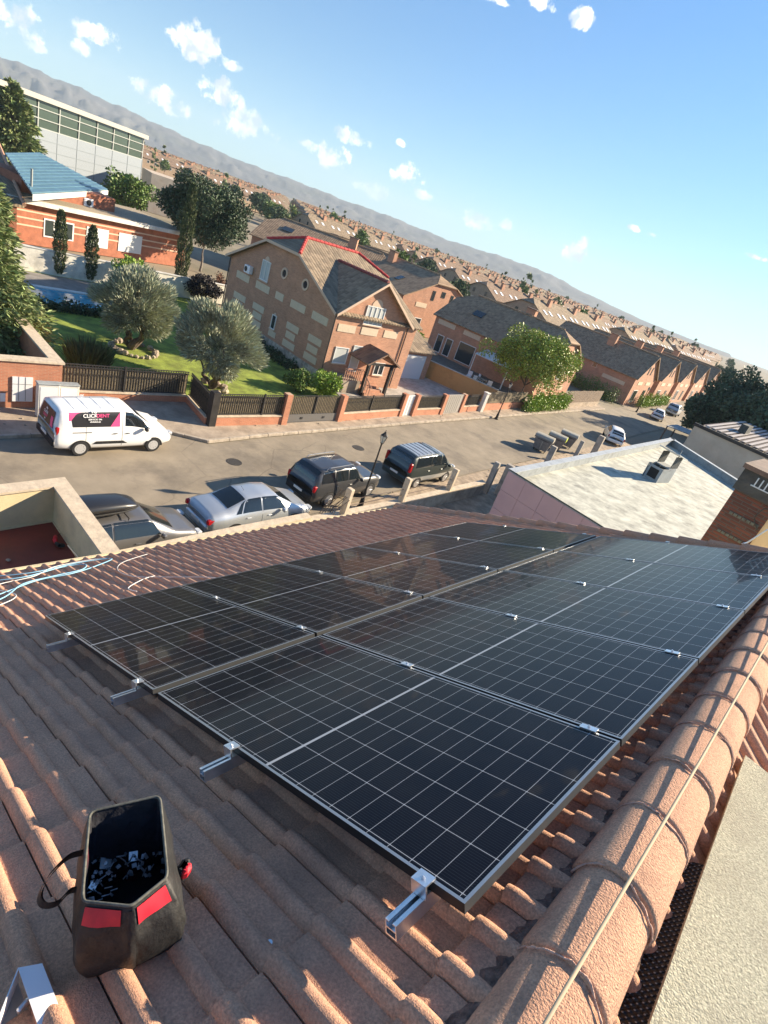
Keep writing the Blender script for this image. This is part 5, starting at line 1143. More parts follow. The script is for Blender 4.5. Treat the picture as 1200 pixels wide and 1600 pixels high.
# ================================================================== FENCES ON THE FAR SIDE
def PX(u, v, x):
    d = RW @ Vector(((u - 600) / FPX, (v - 800) / FPX, 1)); k = x / d.x; return Vector((x, d.y * k, CAMZ + d.z * k))
def PYp(u, v, y):
    d = RW @ Vector(((u - 600) / FPX, (v - 800) / FPX, 1)); k = y / d.y; return Vector((d.x * k, y, CAMZ + d.z * k))
def railing_run(name, label, a, b_, wall_h=.55, top=1.75, wallm='brick_o', group='iron railings on low brick walls', back=True, pillars=(1, 1), bar=.13):
    a = Vector(a); b_ = Vector(b_); L_ = (b_ - a).length; d = (b_ - a).normalized(); rz = math.atan2(-d.x, d.y)
    t = thing(name, label, 'fence', (a.x, a.y, .1), rz, group)
    if wall_h: 
        b = MB(); b.b2(-.11, .11, 0, L_, 0, wall_h); b.build('low_wall', M[wallm], t)
        b = MB(); b.b2(-.15, .15, 0, L_, wall_h + .001, wall_h + .06); b.build('coping', M['coping'], t)
    z0 = wall_h + .12; b = MB(); n = max(3, int(L_ / bar))
    for k in range(n):
        y = .06 + (L_ - .12) * k / (n - 1); b.box((0, y, (z0 + top) / 2), (.02, .035, top - z0))
        if k % 2: b.box((0, y, z0 + (top - z0) * .62), (.03, .075, .10)); 
    for z in (z0, top - .12, top): b.b2(-.022, .022, 0, L_, z - .02, z + .02)
    b.build('railings', M['iron'], t)
    if back: b = MB(); b.b2(-.07, -.05, .05, L_ - .05, z0, top - .1); b.build('cane_screen', M['cane'], t)
    for k, y in ((0, 0), (1, L_)):
        if pillars[k]: b = MB(); b.b2(-.19, .19, y - .19, y + .19, 0, top + .12); b.build('pillar', M['brick_o'] if pillars[k] == 1 else M['iron'], t)
    for y in np.arange(3, L_ - 1, 3): b = MB(); b.b2(-.04, .04, y - .04, y + .04, wall_h, top + .06); b.build('iron_post', M['iron'], t)
    return t
railing_run('iron_fence', 'dark railings behind the white van above a low brown wall', (-26.5, 8.1), (-26.5, 14.35), .35, 1.65, pillars=(0, 0))
railing_run('iron_fence', 'dark railings on the short return wall stepping toward the road', (-26.4, 14.45), (-23.65, 14.15), .35, 1.65, pillars=(0, 0))
railing_run('iron_fence', 'railings on brick wall in front of the olive by the road', (-23.55, 14.3), (-23.75, 18.85), .5, 1.7, pillars=(2, 1))
def gate(label, a, b_, top=1.7, solid=.55, m_='iron', full=None):
    a = Vector(a); b_ = Vector(b_); L_ = (b_ - a).length; d = (b_ - a).normalized(); t = thing('metal_gate', label, 'gate', (a.x, a.y, .1), math.atan2(-d.x, d.y), 'metal gates along the far pavement')
    if full:
        b = MB(); b.b2(-.03, .03, .0, L_, .06, top); b.build('gate_leaf', full, t)
        b = MB()
        for k in range(1, int(L_ / .3)): b.b2(.031, .04, k * .3 - .01, k * .3 + .01, .1, top - .05)
        b.build('seams', M['iron'], t)
    else:
        b = MB(); b.b2(-.025, .025, 0, L_, .08, solid); b.build('lower_panel', mat('gate_sheet', (.12, .115, .11), .6) if 'gate_sheet' not in bpy.data.materials else bpy.data.materials['gate_sheet'], t)
        b = MB(); n = int(L_ / .13)
        for k in range(n): b.box((0, .06 + (L_ - .12) * k / (n - 1), (solid + top) / 2), (.02, .03, top - solid))
        b.b2(-.03, .03, 0, L_, top - .04, top); b.b2(-.03, .03, L_ / 2 - .04, L_ / 2 + .04, solid, top); b.build('bars', M['iron'], t)
        b = MB(); b.b2(-.06, -.04, .05, L_ - .05, solid, top - .1); b.build('cane_screen', M['cane'], t)
        b = MB(); b.b2(.03, .05, L_ * .25, L_ * .25 + .18, .25, .38); b.b2(.03, .05, L_ * .7, L_ * .7 + .18, .25, .38); b.build('vent_holes', M['black'], t)
    return t
gate('wide double gate with grey lower panels and barred top', (-23.8, 19.15), (-24.15, 23.1))
railing_run('iron_fence', 'railings on brick wall in front of the porch with posts', (-24.2, 23.4), (-25.1, 30.0), .5, 1.6, pillars=(1, 1))
gate('narrow white pedestrian gate between two brick pillars', (-25.05, 30.3), (-25.2, 31.2), 1.6, full=M['garagedoor'])
railing_run('iron_fence', 'short railings between the pedestrian gate and the sliding gate', (-25.2, 31.5), (-25.6, 35.3), .5, 1.55, pillars=(1, 1))
gate('pale grey solid sliding gate of the brick gable house driveway', (-25.7, 35.6), (-26.0, 38.2), 1.6, full=mat('grey_gate', (.33, .31, .28), .6))
railing_run('iron_fence', 'short railings past the driveway gate next to the ochre wall', (-26.1, 38.5), (-26.5, 41.6), .5, 1.5, pillars=(1, 0))
t = thing('street_fence', 'dark screened fence on brick wall below the yellow green tree', 'fence', (-26.7, 42.2, 0), group='wooden fences along the far pavement')
b = MB(); b.ext([(-26.65, 42.2, .1), (-27.7, 51, .1), (-29.2, 62, .1), (-29.2, 62, .75), (-27.7, 51, .75), (-26.65, 42.2, .75)], (.22, 0, 0)); b.build('low_wall', M['brick_o'], t, world=True)
b = MB(); b.ext([(-26.6, 42.2, .76), (-27.6, 51, .76), (-27.6, 51, 1.8), (-26.6, 42.2, 1.8)], (.06, 0, 0)); b.build('screen', M['cane'], t, world=True)
t = thing('wooden_fence', 'weathered plank fence standing in sun right of the ivy', 'fence', (-28.3, 61.5, 0), group='wooden fences along the far pavement')
b = MB(); a0 = Vector((-28.3, 61.5)); a1 = Vector((-29.6, 73.6)); n = 60
for k in range(n):
    p = a0.lerp(a1, (k + .5) / n); b.bbox((p.x, p.y, 1.35 + random.uniform(-.04, .04)), (.03, .17, 1.5), .01, .11)
b.build('planks', M['wood'], t, world=True); b = MB(); b.ext([(-28.5, 61.5, .1), (-29.8, 73.6, .1), (-29.8, 73.6, .62), (-28.5, 61.5, .62)], (.25, 0, 0)); b.build('low_wall', M['pave'], t, world=True)
t = thing('gate_post', 'white gate post in the ivy fence near the street lamp', 'post', (-26.35, 42.0, 0)); b = MB(); b.bbox((0, 0, .9), (.35, .45, 1.8), .03); b.build('shaft', M['white'], t); b = MB(); b.bbox((0, 0, 1.85), (.45, .55, .1), .02); b.build('capstone', M['white'], t)
# brick meter wall at the left
t = thing('brick_wall', 'orange brick boundary wall with white meter door at the left edge', 'wall', (-25.3, 7, 0))
b = MB(); b.b2(-25.6, -25.25, -6, 7.95, .1, 2.15); b.b2(-31, -25.6, 7.6, 7.95, .1, 2.15); b.build('wall', M['brick_o'], t, world=True)
b = MB(); b.b2(-25.68, -25.17, -6, 8.02, 2.151, 2.24); b.b2(-31, -25.68, 7.53, 8.02, 2.151, 2.24); b.build('coping', M['coping'], t, world=True)
def flat_on_wall(u0, v0, u1, v1, x, dx, name, m_, t_):
    a, c = PX(u0, v0, x), PX(u1, v1, x); b = MB(); b.b2(x - .0, x + dx, a.y, c.y, c.z, a.z); return b.build(name, m_, t_, world=True)
o = flat_on_wall(19, 588, 50, 627, -25.245, .05, 'meter_door', M['plasticwhite'], t)
b = MB(); a, c = PX(19, 588, -25.19), PX(50, 627, -25.19)
for f in (.33, .66): b.b2(-25.194, -25.185, a.y + (c.y - a.y) * f - .01, a.y + (c.y - a.y) * f + .01, c.z, a.z)
b.b2(-25.194, -25.185, a.y, c.y, (a.z + c.z) / 2 + .2, (a.z + c.z) / 2 + .22); b.build('door_seams', M['parapet'], o, world=True)
flat_on_wall(0, 614, 8, 627, -25.245, .04, 'small_hatch', M['plasticwhite'], t)
for i, (y, h, lab) in enumerate(((P(73, 650, .12), 1.45, 'taller pale utility cabinet behind the rear of the white van'), (P(104, 645, .12), 1.3, 'lower pale utility cabinet next to the railings behind the van'))):
    t = thing('utility_cabinet', lab, 'utility box', (y.x, y.y, .12), 0, 'utility cabinets by the brick wall'); b = MB(); b.bbox((0, 0, h / 2), (.32, .8, h), .02); b.build('housing', M['white'], t)
    b = MB(); b.bbox((0, 0, h + .03), (.38, .86, .06), .02); b.build('lid', M['parapet'], t); b = MB(); b.b2(.161, .17, -.32, .32, .15, h - .1); b.build('door', M['plasticwhite'], t)
# ================================================================== THE BRICK GABLE HOUSE
def slab(b, pts, th=.12, mi=0):
    p = [Vector(q) for q in pts]; n = (p[1] - p[0]).cross(p[2] - p[0]).normalized()
    if n.z < 0: p.reverse(); n = -n
    b.ext([q for q in p], -n * th, mi) if False else b.ext([q - n * th for q in p], n * th, mi)
def window(t, face, a, z, w, h, frame=.06, n=2, wall=0.0, fr='winframe', pane='pane', arch=False, sill=True, name='window'):
    # face: ('x', x, s) plane x = const looking s ; or ('y', y, s). a = centre along the wall
    ax, c, s_ = face
    def bb(b, a0, a1, z0, z1, d0, d1):
        lo, hi = sorted((c + s_ * d0, c + s_ * d1))
        b.b2(lo, hi, a0, a1, z0, z1) if ax == 'x' else b.b2(a0, a1, lo, hi, z0, z1)
    b = MB(); f = frame
    bb(b, a - w / 2, a + w / 2, z + h / 2 - f, z + h / 2, .003, .07); bb(b, a - w / 2, a + w / 2, z - h / 2, z - h / 2 + f, .003, .07)
    for k in range(n + 1):
        q = a - w / 2 + f / 2 + (w - f) * k / n; bb(b, q - f / 2, q + f / 2, z - h / 2 + f, z + h / 2 - f, .003, .068)
    o = b.build(name, M[fr], t, world=True)
    b = MB(); bb(b, a - w / 2 + f, a + w / 2 - f, z - h / 2 + f, z + h / 2 - f, .006, .022); b.build('pane', M[pane], o, world=True)
    if arch:
        b = MB(); n_ = 10; pts = [(a + w * .28 * math.cos(math.pi * k / n_), z + h / 2 + .01 + w * .28 * math.sin(math.pi * k / n_)) for k in range(n_ + 1)]
        b.ext([(c + s_ * .004, q[0], q[1]) if ax == 'x' else (q[0], c + s_ * .004, q[1]) for q in pts], (s_ * .03, 0, 0) if ax == 'x' else (0, s_ * .03, 0)); b.build('arch', M['peach'], o, world=True)
    if sill: b = MB(); bb(b, a - w / 2 - .08, a + w / 2 + .08, z - h / 2 - .07, z - h / 2 - .001, .001, .14); b.build('sill', M['peach'], o, world=True)
def c3(x, y): return x / 3 + 340, y / 3 + 350
def gable_house_1():
    xf, xb, y0, y1, e = -30.6, -45.3, 26.6, 35.2, 5.5; xm = (xf + xb) / 2; rz_ = 8.87; cz = 7.85; cx = (xf - xm) * (rz_ - cz) / (rz_ - e)
    t = thing('gabled_brick_house', 'brown brick house with cream panels and red ridge tiles behind the railings', 'house', (-38, 31, 0))
    yr0, yr1 = y0 + 1.6, y1 - 1.6
    b = MB(); g = [(xf, e), (xm + cx, cz), (xm - cx, cz), (xb, e)]
    prof = [(xf, .1), *g, (xb, .1)]
    b.ext([(x, y0, z - (.0 if z < 1 else .13)) for x, z in prof], (0, y1 - y0, 0))
    # front cross gable wall, a few mm proud of the main wall
    yg0, yg1, az = y0 + .003, 34.0, 8.05; ym = (yg0 + yg1) / 2
    b.ext([(xf + .003, yg0, .1), (xf + .003, yg1, .1), (xf + .003, yg1, e - .1), (xf + .003, ym, az - .13), (xf + .003, yg0, e - .1)], (-4, 0, 0))
    b.build('wall', M['brick'], t, world=True)
    # stone plinth
    b = MB(); b.b2(xb, xf + .02, y0 - .04, y0 - .004, .1, 1.0); b.b2(xf + .004, xf + .045, y0 - .04, 29.2, .1, .9); b.build('plinth', mat('rubble_plinth', (.42, .36, .29), .95, var=.35, scale=3.5, bump=.8), t, world=True)
    b = MB(); o = .35; k = (rz_ - e) / (xf - xm); zf = e - o * k
    for s_, xe in ((1, xf + o), (-1, xb - o)):
        slab(b, [(xe, y0 - o, zf), (xm + s_ * cx, y0 - o, cz), (xm, yr0, rz_), (xm, yr1, rz_), (xm + s_ * cx, y1 + o, cz), (xe, y1 + o, zf)])
    for yy, yr in ((y0 - o, yr0), (y1 + o, yr1)): slab(b, [(xm - cx, yy, cz), (xm + cx, yy, cz), (xm, yr, rz_)])
    b.build('roof', M['ftile'], t, world=True)
    b = MB(); kk = (az - e) / (ym - yg0); xj = xm + (rz_ - az) / k * 0 + ((rz_ - az) / k)
    xi = xm + (rz_ - az) / k - .05; ze = e - .3 * kk; xe_ = xm + (rz_ - ze) / k
    for s_ in (-1, 1):
        slab(b, [(xf + .45, ym, az + .03), (xi, ym, az + .03), (min(xe_, xf + .1), ym + s_ * (ym - yg0 + .3), ze + .03), (xf + .45, ym + s_ * (ym - yg0 + .3), ze + .03)], .13)
    b.build('gable_roof', M['ftilex'] if False else M['ftiled_x'], t, world=True)
    b = MB(); 
    def rr(a, c): 
        a = Vector(a); c = Vector(c); n = max(2, int((c - a).length / .4))
        for i in range(n): p = a.lerp(c, i / n); q = a.lerp(c, (i + 1.05) / n); b.tube([p + Vector((0, 0, .04)), q + Vector((0, 0, .03))], [.13, .105], 8)
    rr((xm, yr0, rz_), (xm, yr1, rz_)); rr((xm + cx, y0 - o, cz), (xm, yr0, rz_)); rr((xm, yr1, rz_), (xm + cx, y1 + o, cz)); rr((xm - cx, y0 - o, cz), (xm, yr0, rz_))
    b.build('red_ridge', M['redtile'], t, world=True)
    b = MB(); rr((xf + .3, ym, az + .03), (xi, ym, az + .03)); b.build('gable_ridge', mat('dull_red_ridge', (.22, .06, .055), .85), t, world=True)
    # pale verge strips
    b = MB()
    def strip(p, q, d): 
        b.ext([Vector(p), Vector(q), Vector(q) + Vector((0, 0, -.2)), Vector(p) + Vector((0, 0, -.2))], d)
    strip((xf + o, y0 - o - .02, zf + .03), (xm + cx, y0 - o - .02, cz + .03), (0, -.03, 0)); strip((xb - o, y0 - o - .02, zf + .03), (xm - cx, y0 - o - .02, cz + .03), (0, -.03, 0)); strip((xm - cx, y0 - o - .02, cz + .03), (xm + cx, y0 - o - .02, cz + .03), (0, -.03, 0))
    for s_ in (-1, 1): strip((xf + .47, ym, az + .06), (xf + .47, ym + s_ * (ym - yg0 + .3), ze + .06), (.03, 0, 0))
    b.build('verge_board', M['peach'], t, world=True)
    for px_, py_ in ((xf + .1, y0 - .06), (xf + .08, 34.1), (xb - .05, y0 - .05)): b = MB(); b.tube([(px_, py_, .3), (px_, py_, e - .25)], .05, 8); b.build('downpipe', M['browniron'], t, world=True)
    # cream panels on the side wall
    for x, y, w, h in ((120, 247, 2.0, .55), (212, 297, 2.0, .55), (291, 340, 1.1, .55), (377, 387, 1.9, .55), (480, 443, 1.9, .55), (104, 342, 1.9, .5), (192, 393, 1.7, .5), (95, 375, 1.4, .5), (185, 430, 1.3, .5), (181, 468, 1.3, .5), (352, 487, 1.6, .5), (341, 525, 1.2, .5), (332, 567, 1.6, .5), (456, 545, 1.6, .5), (443, 587, 1.3, .5), (433, 628, 1.6, .5), (255, 515, 1.0, .45)):
        p = PYp(*c3(x, y), y0); b = MB(); b.b2(p.x - w / 2, p.x + w / 2, y0 - .035, y0 - .003, p.z - h / 2, p.z + h / 2); b.build('wall_panel', M['creampanel'], t, world=True)
    for x, y, w in ((605, 490, 1.7), (711, 505, 1.7), (810, 519, 1.5)):
        p = PX(*c3(x, y), xf); b = MB(); b.b2(xf + .006, xf + .04, p.y - w / 2, p.y + w / 2, p.z - .27, p.z + .27); b.build('wall_panel', M['creampanel'], t, world=True)
    p = PYp(*c3(225, 220), y0); window(t, ('y', y0, -1), p.x, p.z, 1.15, 1.5, n=2, arch=True, pane='curtain')
    p = PYp(*c3(263, 460), y0); window(t, ('y', y0, -1), p.x, p.z, .6, 1.1, n=1, arch=True)
    p = PYp(*c3(357, 672), y0 - .04); window(t, ('y', y0 - .04, -1), p.x, p.z, 1.3, .5, n=4, fr='iron', sill=False)
    for x, y in ((315, 232), (413, 285)):
        p = PYp(*c3(x, y), y0); b = MB(); n = 18; R1, R0 = .42, .27
        vs = [(p.x + r_ * math.cos(2 * math.pi * k / n), y0 - dy, p.z + r_ * math.sin(2 * math.pi * k / n)) for r_, dy in ((R1, .003), (R1, .06), (R0, .06), (R0, .01)) for k in range(n)]
        b.add(vs, [(i * n + k, i * n + (k + 1) % n, (i + 1) * n + (k + 1) % n, (i + 1) * n + k) for i in range(3) for k in range(n)]); o = b.build('round_window', M['peach'], t, world=True)
        b = MB(); b.add([(p.x + R0 * math.cos(2 * math.pi * k / n), y0 - .012, p.z + R0 * math.sin(2 * math.pi * k / n)) for k in range(n)], [tuple(range(n))]); b.build('pane', M['pane'], o, world=True)
    p = PX(*c3(735, 432), xf); window(t, ('x', xf + .003, 1), p.y, p.z, 1.9, 1.35, n=4, arch=True, pane='curtain')
    p = PX(*c3(575, 615), xf); window(t, ('x', xf + .003, 1), p.y, p.z, 1.3, 1.2, n=1, pane='curtain')
    p = PX(*c3(645, 625), xf); window(t, ('x', xf + .003, 1), p.y, p.z - .1, .9, 2.0, n=1, pane='curtain', sill=False, name='front_door')
    p = PX(*c3(750, 690), xf); window(t, ('x', xf + .003, 1), p.y, p.z + .2, 1.1, 1.0, n=2, pane='pane')
    # air conditioner on the side wall, its own thing
    a = thing('air_conditioner', 'white air conditioner on the side wall of the brick gable house', 'air conditioner', (0, 0, 0)); p = PYp(*c3(155, 215), y0)
    b = MB(); b.bbox((p.x, y0 - .2, p.z), (.85, .34, .6), .03); b.build('casing', M['plasticwhite'], a, world=True); b = MB(); b.lathe([(.2, 0), (.2, .02)], (0, 0, 0), 18); b.v = [(p.x - .12 + x, y0 - .375 - z, p.z + y) for x, y, z in b.v]; b.build('fan_grille', M['iron'], a, world=True)
    # porch
    zr, ze2, yr_, xo = 3.55, 2.62, 30.55, -28.35
    b = MB()
    for s_ in (-1, 1): slab(b, [(xo, yr_, zr), (xf + .05, yr_, zr), (xf + .05, yr_ + s_ * 1.75, ze2), (xo, yr_ + s_ * 1.75, ze2)], .1)
    b.build('porch_roof', M['ftilex'], t, world=True)
    for y in (29.25, 31.7): b = MB(); b.bbox((xo - .35, y, 1.35), (.24, .24, 2.6), .02); b.build('porch_post', M['iron'], t, world=True)
    b = MB(); b.b2(xo - .42, xo - .28, 28.9, 32.2, 2.5, 2.66); b.b2(xo - .35, xf, 29.15, 29.3, 2.5, 2.66); b.build('porch_beam', M['iron'], t, world=True)
    b = MB()
    for k in range(6): b.b2(xf + .1, xf + 2.6 - k * .36, 29.3, 31.4, .1 + k * .16, .26 + k * .16 - .002)
    b.build('steps', M['brick'], t, world=True)
    b = MB(); b.b2(xf + .1, xf + 1.6, 27.4, 29.2, .1, 1.05); b.build('terrace', M['pave'], t, world=True)
    b = MB()
    for k in range(9): b.box((xf + 1.55, 27.5 + k * .2, 1.5), (.05, .05, .85))
    b.b2(xf + 1.5, xf + 1.62, 27.4, 29.25, 1.9, 1.98); b.tube([(xf + 1.6, 29.2, 1.95), (xf + 2.9, 29.2, 1.05)], .04, 6)
    for k in range(5): b.box((xf + 1.75 + k * .25, 29.2, 1.4 - k * .17), (.05, .05, .85))
    b.build('balustrade', mat('pink_balustrade', (.42, .22, .15), .8), t, world=True)
    # garage wing
    b = MB(); b.b2(-41, -33.6, 35.25, 42.0, .1, 2.7); b.build('garage_wall', M['brick'], t, world=True)
    b = MB(); slab(b, [(-33.2, 35.2, 2.75), (-33.2, 42.3, 2.75), (-37.5, 42.3, 4.2), (-37.5, 35.2, 4.2)]); slab(b, [(-41.4, 35.2, 2.75), (-41.4, 42.3, 2.75), (-37.5, 42.3, 4.2), (-37.5, 35.2, 4.2)]); b.build('garage_roof', M['ftile'], t, world=True)
    b = MB(); b.b2(-33.597, -33.54, 38.3, 41.2, .12, 2.35); b.build('garage_door', M['garagedoor'], t, world=True)

gable_house_1()
t = thing('ochre_wall', 'ochre rendered garden wall running back from the street', 'wall', (-28.5, 45, 0))
b = MB(); b.ext([(-36.8, 42.2, .1), (-27.5, 45.3, .1), (-27.5, 45.3, 1.75), (-36.8, 42.2, 1.75)], (-.07, .2, 0)); b.build('wall', M['orange'], t, world=True)
b = MB(); b.ext([(-36.8, 42.15, 1.752), (-27.45, 45.25, 1.752), (-27.45, 45.25, 1.82), (-36.8, 42.15, 1.82)], (-.1, .3, 0)); b.build('coping', M['coping'], t, world=True)
# ================================================================== OTHER HOUSES
def house(name, label, x, y, rz, W_, L_, e, r, clip=.35, wallm='brick', roofm='ftiled', chims=(), sky=(), panels=(), wins=(), group=None, cat='house', dormers=0, gpan=False):
    t = thing(name, label, cat, (x, y, 0), rz, group); o = .35; k = (r - e) / W_
    cz = r - (r - e) * clip; cx = W_ * clip; yr = min(L_ * .3, 1.9 * clip / .35) if clip else -o
    b = MB(); prof = [(-W_, 0), (-W_, e), (-cx, cz - .13), (cx, cz - .13), (W_, e), (W_, 0)] if clip else [(-W_, 0), (-W_, e), (0, r - .13), (W_, e), (W_, 0)]
    b.ext([(p[0], 0, p[1]) for p in prof], (0, L_, 0)); b.build('wall', M[wallm], t)
    b = MB(); zf = e - o * k
    for s_ in (-1, 1):
        if clip: slab(b, [(s_ * (W_ + o), -o, zf), (s_ * cx, -o, cz), (0, yr, r), (0, L_ - yr, r), (s_ * cx, L_ + o, cz), (s_ * (W_ + o), L_ + o, zf)])
        else: slab(b, [(s_ * (W_ + o), -o, zf), (0, -o, r), (0, L_ + o, r), (s_ * (W_ + o), L_ + o, zf)])
    if clip:
        slab(b, [(-cx, -o, cz), (cx, -o, cz), (0, yr, r)]); slab(b, [(-cx, L_ + o, cz), (cx, L_ + o, cz), (0, L_ - yr, r)])
    b.build('roof', M[roofm], t)
    b = MB(); b.tube([(0, max(yr, 0), r + .03), (0, L_ - max(yr, 0), r + .03)], .11, 7); b.build('ridge', M[roofm], t)
    for (cy, sx) in chims:
        zc = r - abs(sx) * k; b = MB(); b.b2(sx - .35, sx + .35, cy - .6, cy + .6, zc - .6, r + .75); c_ = b.build('chimney', M['brick'], t); b = MB(); b.b2(sx - .45, sx + .45, cy - .7, cy + .7, r + .752, r + .86); b.build('chimney_cap', M['rust'], c_)
    sh = Vector((1, 0, k)).normalized()
    for (cy, f, w, h, m_) in sky:
        sx = 1 if f > 0 else -1; xx = f * W_; zz = r - abs(xx) * k; d = Vector((sx, 0, -k)).normalized(); nn = Vector((sx * k, 0, 1)).normalized(); p = Vector((xx, cy, zz)) + nn * .05
        b = MB(); b.ext([p - d * h / 2 - Vector((0, w / 2, 0)), p - d * h / 2 + Vector((0, w / 2, 0)), p + d * h / 2 + Vector((0, w / 2, 0)), p + d * h / 2 - Vector((0, w / 2, 0))], nn * .06); b.build('skylight', M[m_], t)
    for (face, a, z, w, h, fr) in wins:
        ax = {'+x': ('x', W_, 1), '-x': ('x', -W_, -1), '+y': ('y', L_, 1), '-y': ('y', 0, -1)}[face]
        axx, c, s_ = ax; b = MB()
        def bb(d0, d1, a0, a1, z0, z1):
            lo, hi = sorted((c + s_ * d0, c + s_ * d1)); b.b2(lo, hi, a0, a1, z0, z1) if axx == 'x' else b.b2(a0, a1, lo, hi, z0, z1)
        bb(.003, .05, a - w / 2, a + w / 2, z - h / 2, z + h / 2); w_ = b.build('wall_panel' if fr == 'creampanel' else 'window', M[fr], t)
        if fr != 'creampanel': b = MB(); bb(.051, .056, a - w / 2 + .08, a + w / 2 - .08, z - h / 2 + .08, z + h / 2 - .08); b.build('pane', M['pane'], w_)
    return t
gw = [('+y', -2.0, 5.6, .6, 1.3, 'iron'), ('+y', 0, 6.0, .8, .8, 'iron'), ('+y', 2.0, 5.6, .6, 1.3, 'iron'), ('+y', 3.8, 4.1, 2.2, .6, 'creampanel'), ('+y', -3.8, 4.1, 2.2, .6, 'creampanel'), ('+y', 3.5, 1.6, 1.4, 1.6, 'winframe'), ('+y', -3.5, 1.6, 1.4, 1.6, 'winframe')]
house('clipped_gable_house', 'dark roofed house directly behind the red ridged house', -72, 63.3, -math.pi / 2, 7.6, 19.6, 5.0, 8.2, .30, chims=((9.5, 1.5),), sky=((15.2, .62, .9, 1.3, 'pane'),), wins=gw + [('+x', 16, 3.6, 3.5, .6, 'creampanel')])
house('clipped_gable_house', 'long dark roofed house behind the yellow green tree and the patio', -46.6, 60.8, -math.pi / 2 + .12, 5.2, 15.6, 4.5, 7.8, .30, chims=((9.0, -.6),), sky=((4.2, .55, 1.4, 1.1, 'pane'),),
      wins=[('+x', 1.8, 3.75, 2.6, .55, 'creampanel'), ('+x', 5.6, 3.75, 2.4, .55, 'creampanel'), ('+x', 1.6, 1.3, 1.0, 2.1, 'winframe'), ('+x', 3.0, 1.3, 1.0, 2.1, 'winframe'), ('+x', 5.6, 1.5, 2.4, 2.3, 'garagedoor'), ('+y', 0, 3.0, 1.2, 1.1, 'winframe'), ('+y', -2.2, 1.4, 1.6, .55, 'creampanel')])
house('clipped_gable_house', 'dark roofed house left of the red ridge, beside the big tree', -79.0, 52.0, -.95, 6.5, 19, 5.0, 8.0, .30, chims=((13, 1.5),), sky=((3.5, .4, 1.6, 1.2, 'pane'), (11, .5, 1.6, 1.2, 'pane')))
for i in range(5):
    yc = 88.5 + i * 14.5
    house('pointed_gable_house', ['nearest of the pointed gable houses, its long side wall in shade', 'second pointed gable house along the street', 'third pointed gable house along the street', 'fourth pointed gable house half behind the dark trees', 'farthest pointed gable house beyond the dark trees'][i], -46.5 - i * 1.5, yc, -math.pi / 2 + .10, 5.4, 15.5, 4.3, 7.7, 0, chims=((8.5, 1.2),) if i < 4 else (), group='pointed gable houses facing the street',
          wins=[('+y', -.8, 5.4, .5, 1.2, 'iron'), ('+y', .8, 5.4, .5, 1.2, 'iron'), ('+y', 2.2, 3.4, 2.4, .5, 'creampanel'), ('+y', -2.2, 3.4, 2.4, .5, 'creampanel'), ('+y', 2.4, 1.4, 2.2, 1.9, 'winframe'), ('+y', -2.4, 1.4, 1.4, 1.9, 'iron'), ('+x', 5, 3.7, .8, .8, 'peach'), ('+x', 9, 3.7, .8, .8, 'peach'), ('+x', 12.5, 2.8, 3.6, .55, 'creampanel')])
# patio behind the ochre wall
t = thing('patio_awning', 'white awning over the dark patio behind the ochre wall', 'awning', (-37, 55, 0)); b = MB(); b.ext([(-37.6, 56.3, 3.0), (-33.0, 56.9, 3.0), (-32.6, 54.2, 2.45), (-37.2, 53.6, 2.45)], (0, 0, .06)); b.build('canvas', M['white'], t, world=True)
b = MB()
for x, y in ((-37.1, 53.7), (-32.7, 54.2)): b.b2(x - .05, x + .05, y - .05, y + .05, 0, 2.45)
b.build('posts', M['winframe'], t, world=True)
chair = None
for i, (x, y) in enumerate(((-35.2, 51.2), (-33.6, 50.4), (-34.4, 52.4), (-32.6, 51.6))):
    if chair is None:
        chair = thing('garden_chair', 'x', 'chair', (x, y, .05), .4, 'white chairs on the patio'); b = MB(); b.b2(-.25, .25, -.25, .25, .4, .45); b.build('seat', M['plasticwhite'], chair); b = MB(); b.b2(-.25, .25, .22, .26, .45, .95); b.build('backrest', M['plasticwhite'], chair)
        for sx in (-1, 1):
            for sy in (-1, 1): b = MB(); b.box((sx * .22, sy * .22, .2), (.04, .04, .4)); b.build('leg', M['plasticwhite'], chair)
        c = chair
    else: c = dup(chair, TR(x, y, .05, 1.3 * i))
    c['label'] = ('white patio chair left of the dark table', 'white patio chair nearest the street fence', 'white patio chair behind the dark table by the house', 'white patio chair right of the dark table')[i]
t = thing('garden_table', 'dark patio table among the white chairs', 'table', (-33.9, 51.4, .05)); b = MB(); b.b2(-.8, .8, -.45, .45, .7, .75); b.build('tabletop', M['wood'], t)
for sx in (-1, 1):
    for sy in (-1, 1): b = MB(); b.box((sx * .7, sy * .38, .35), (.06, .06, .7)); b.build('leg', M['wood'], t)
sheet('patio', [(-36.6, 42.8), (-27.9, 45.8), (-29.6, 62), (-31, 72), (-46, 60), (-46, 45)], .09, mat('patio_paving', (.15, .125, .10), .95, var=.3, scale=2))
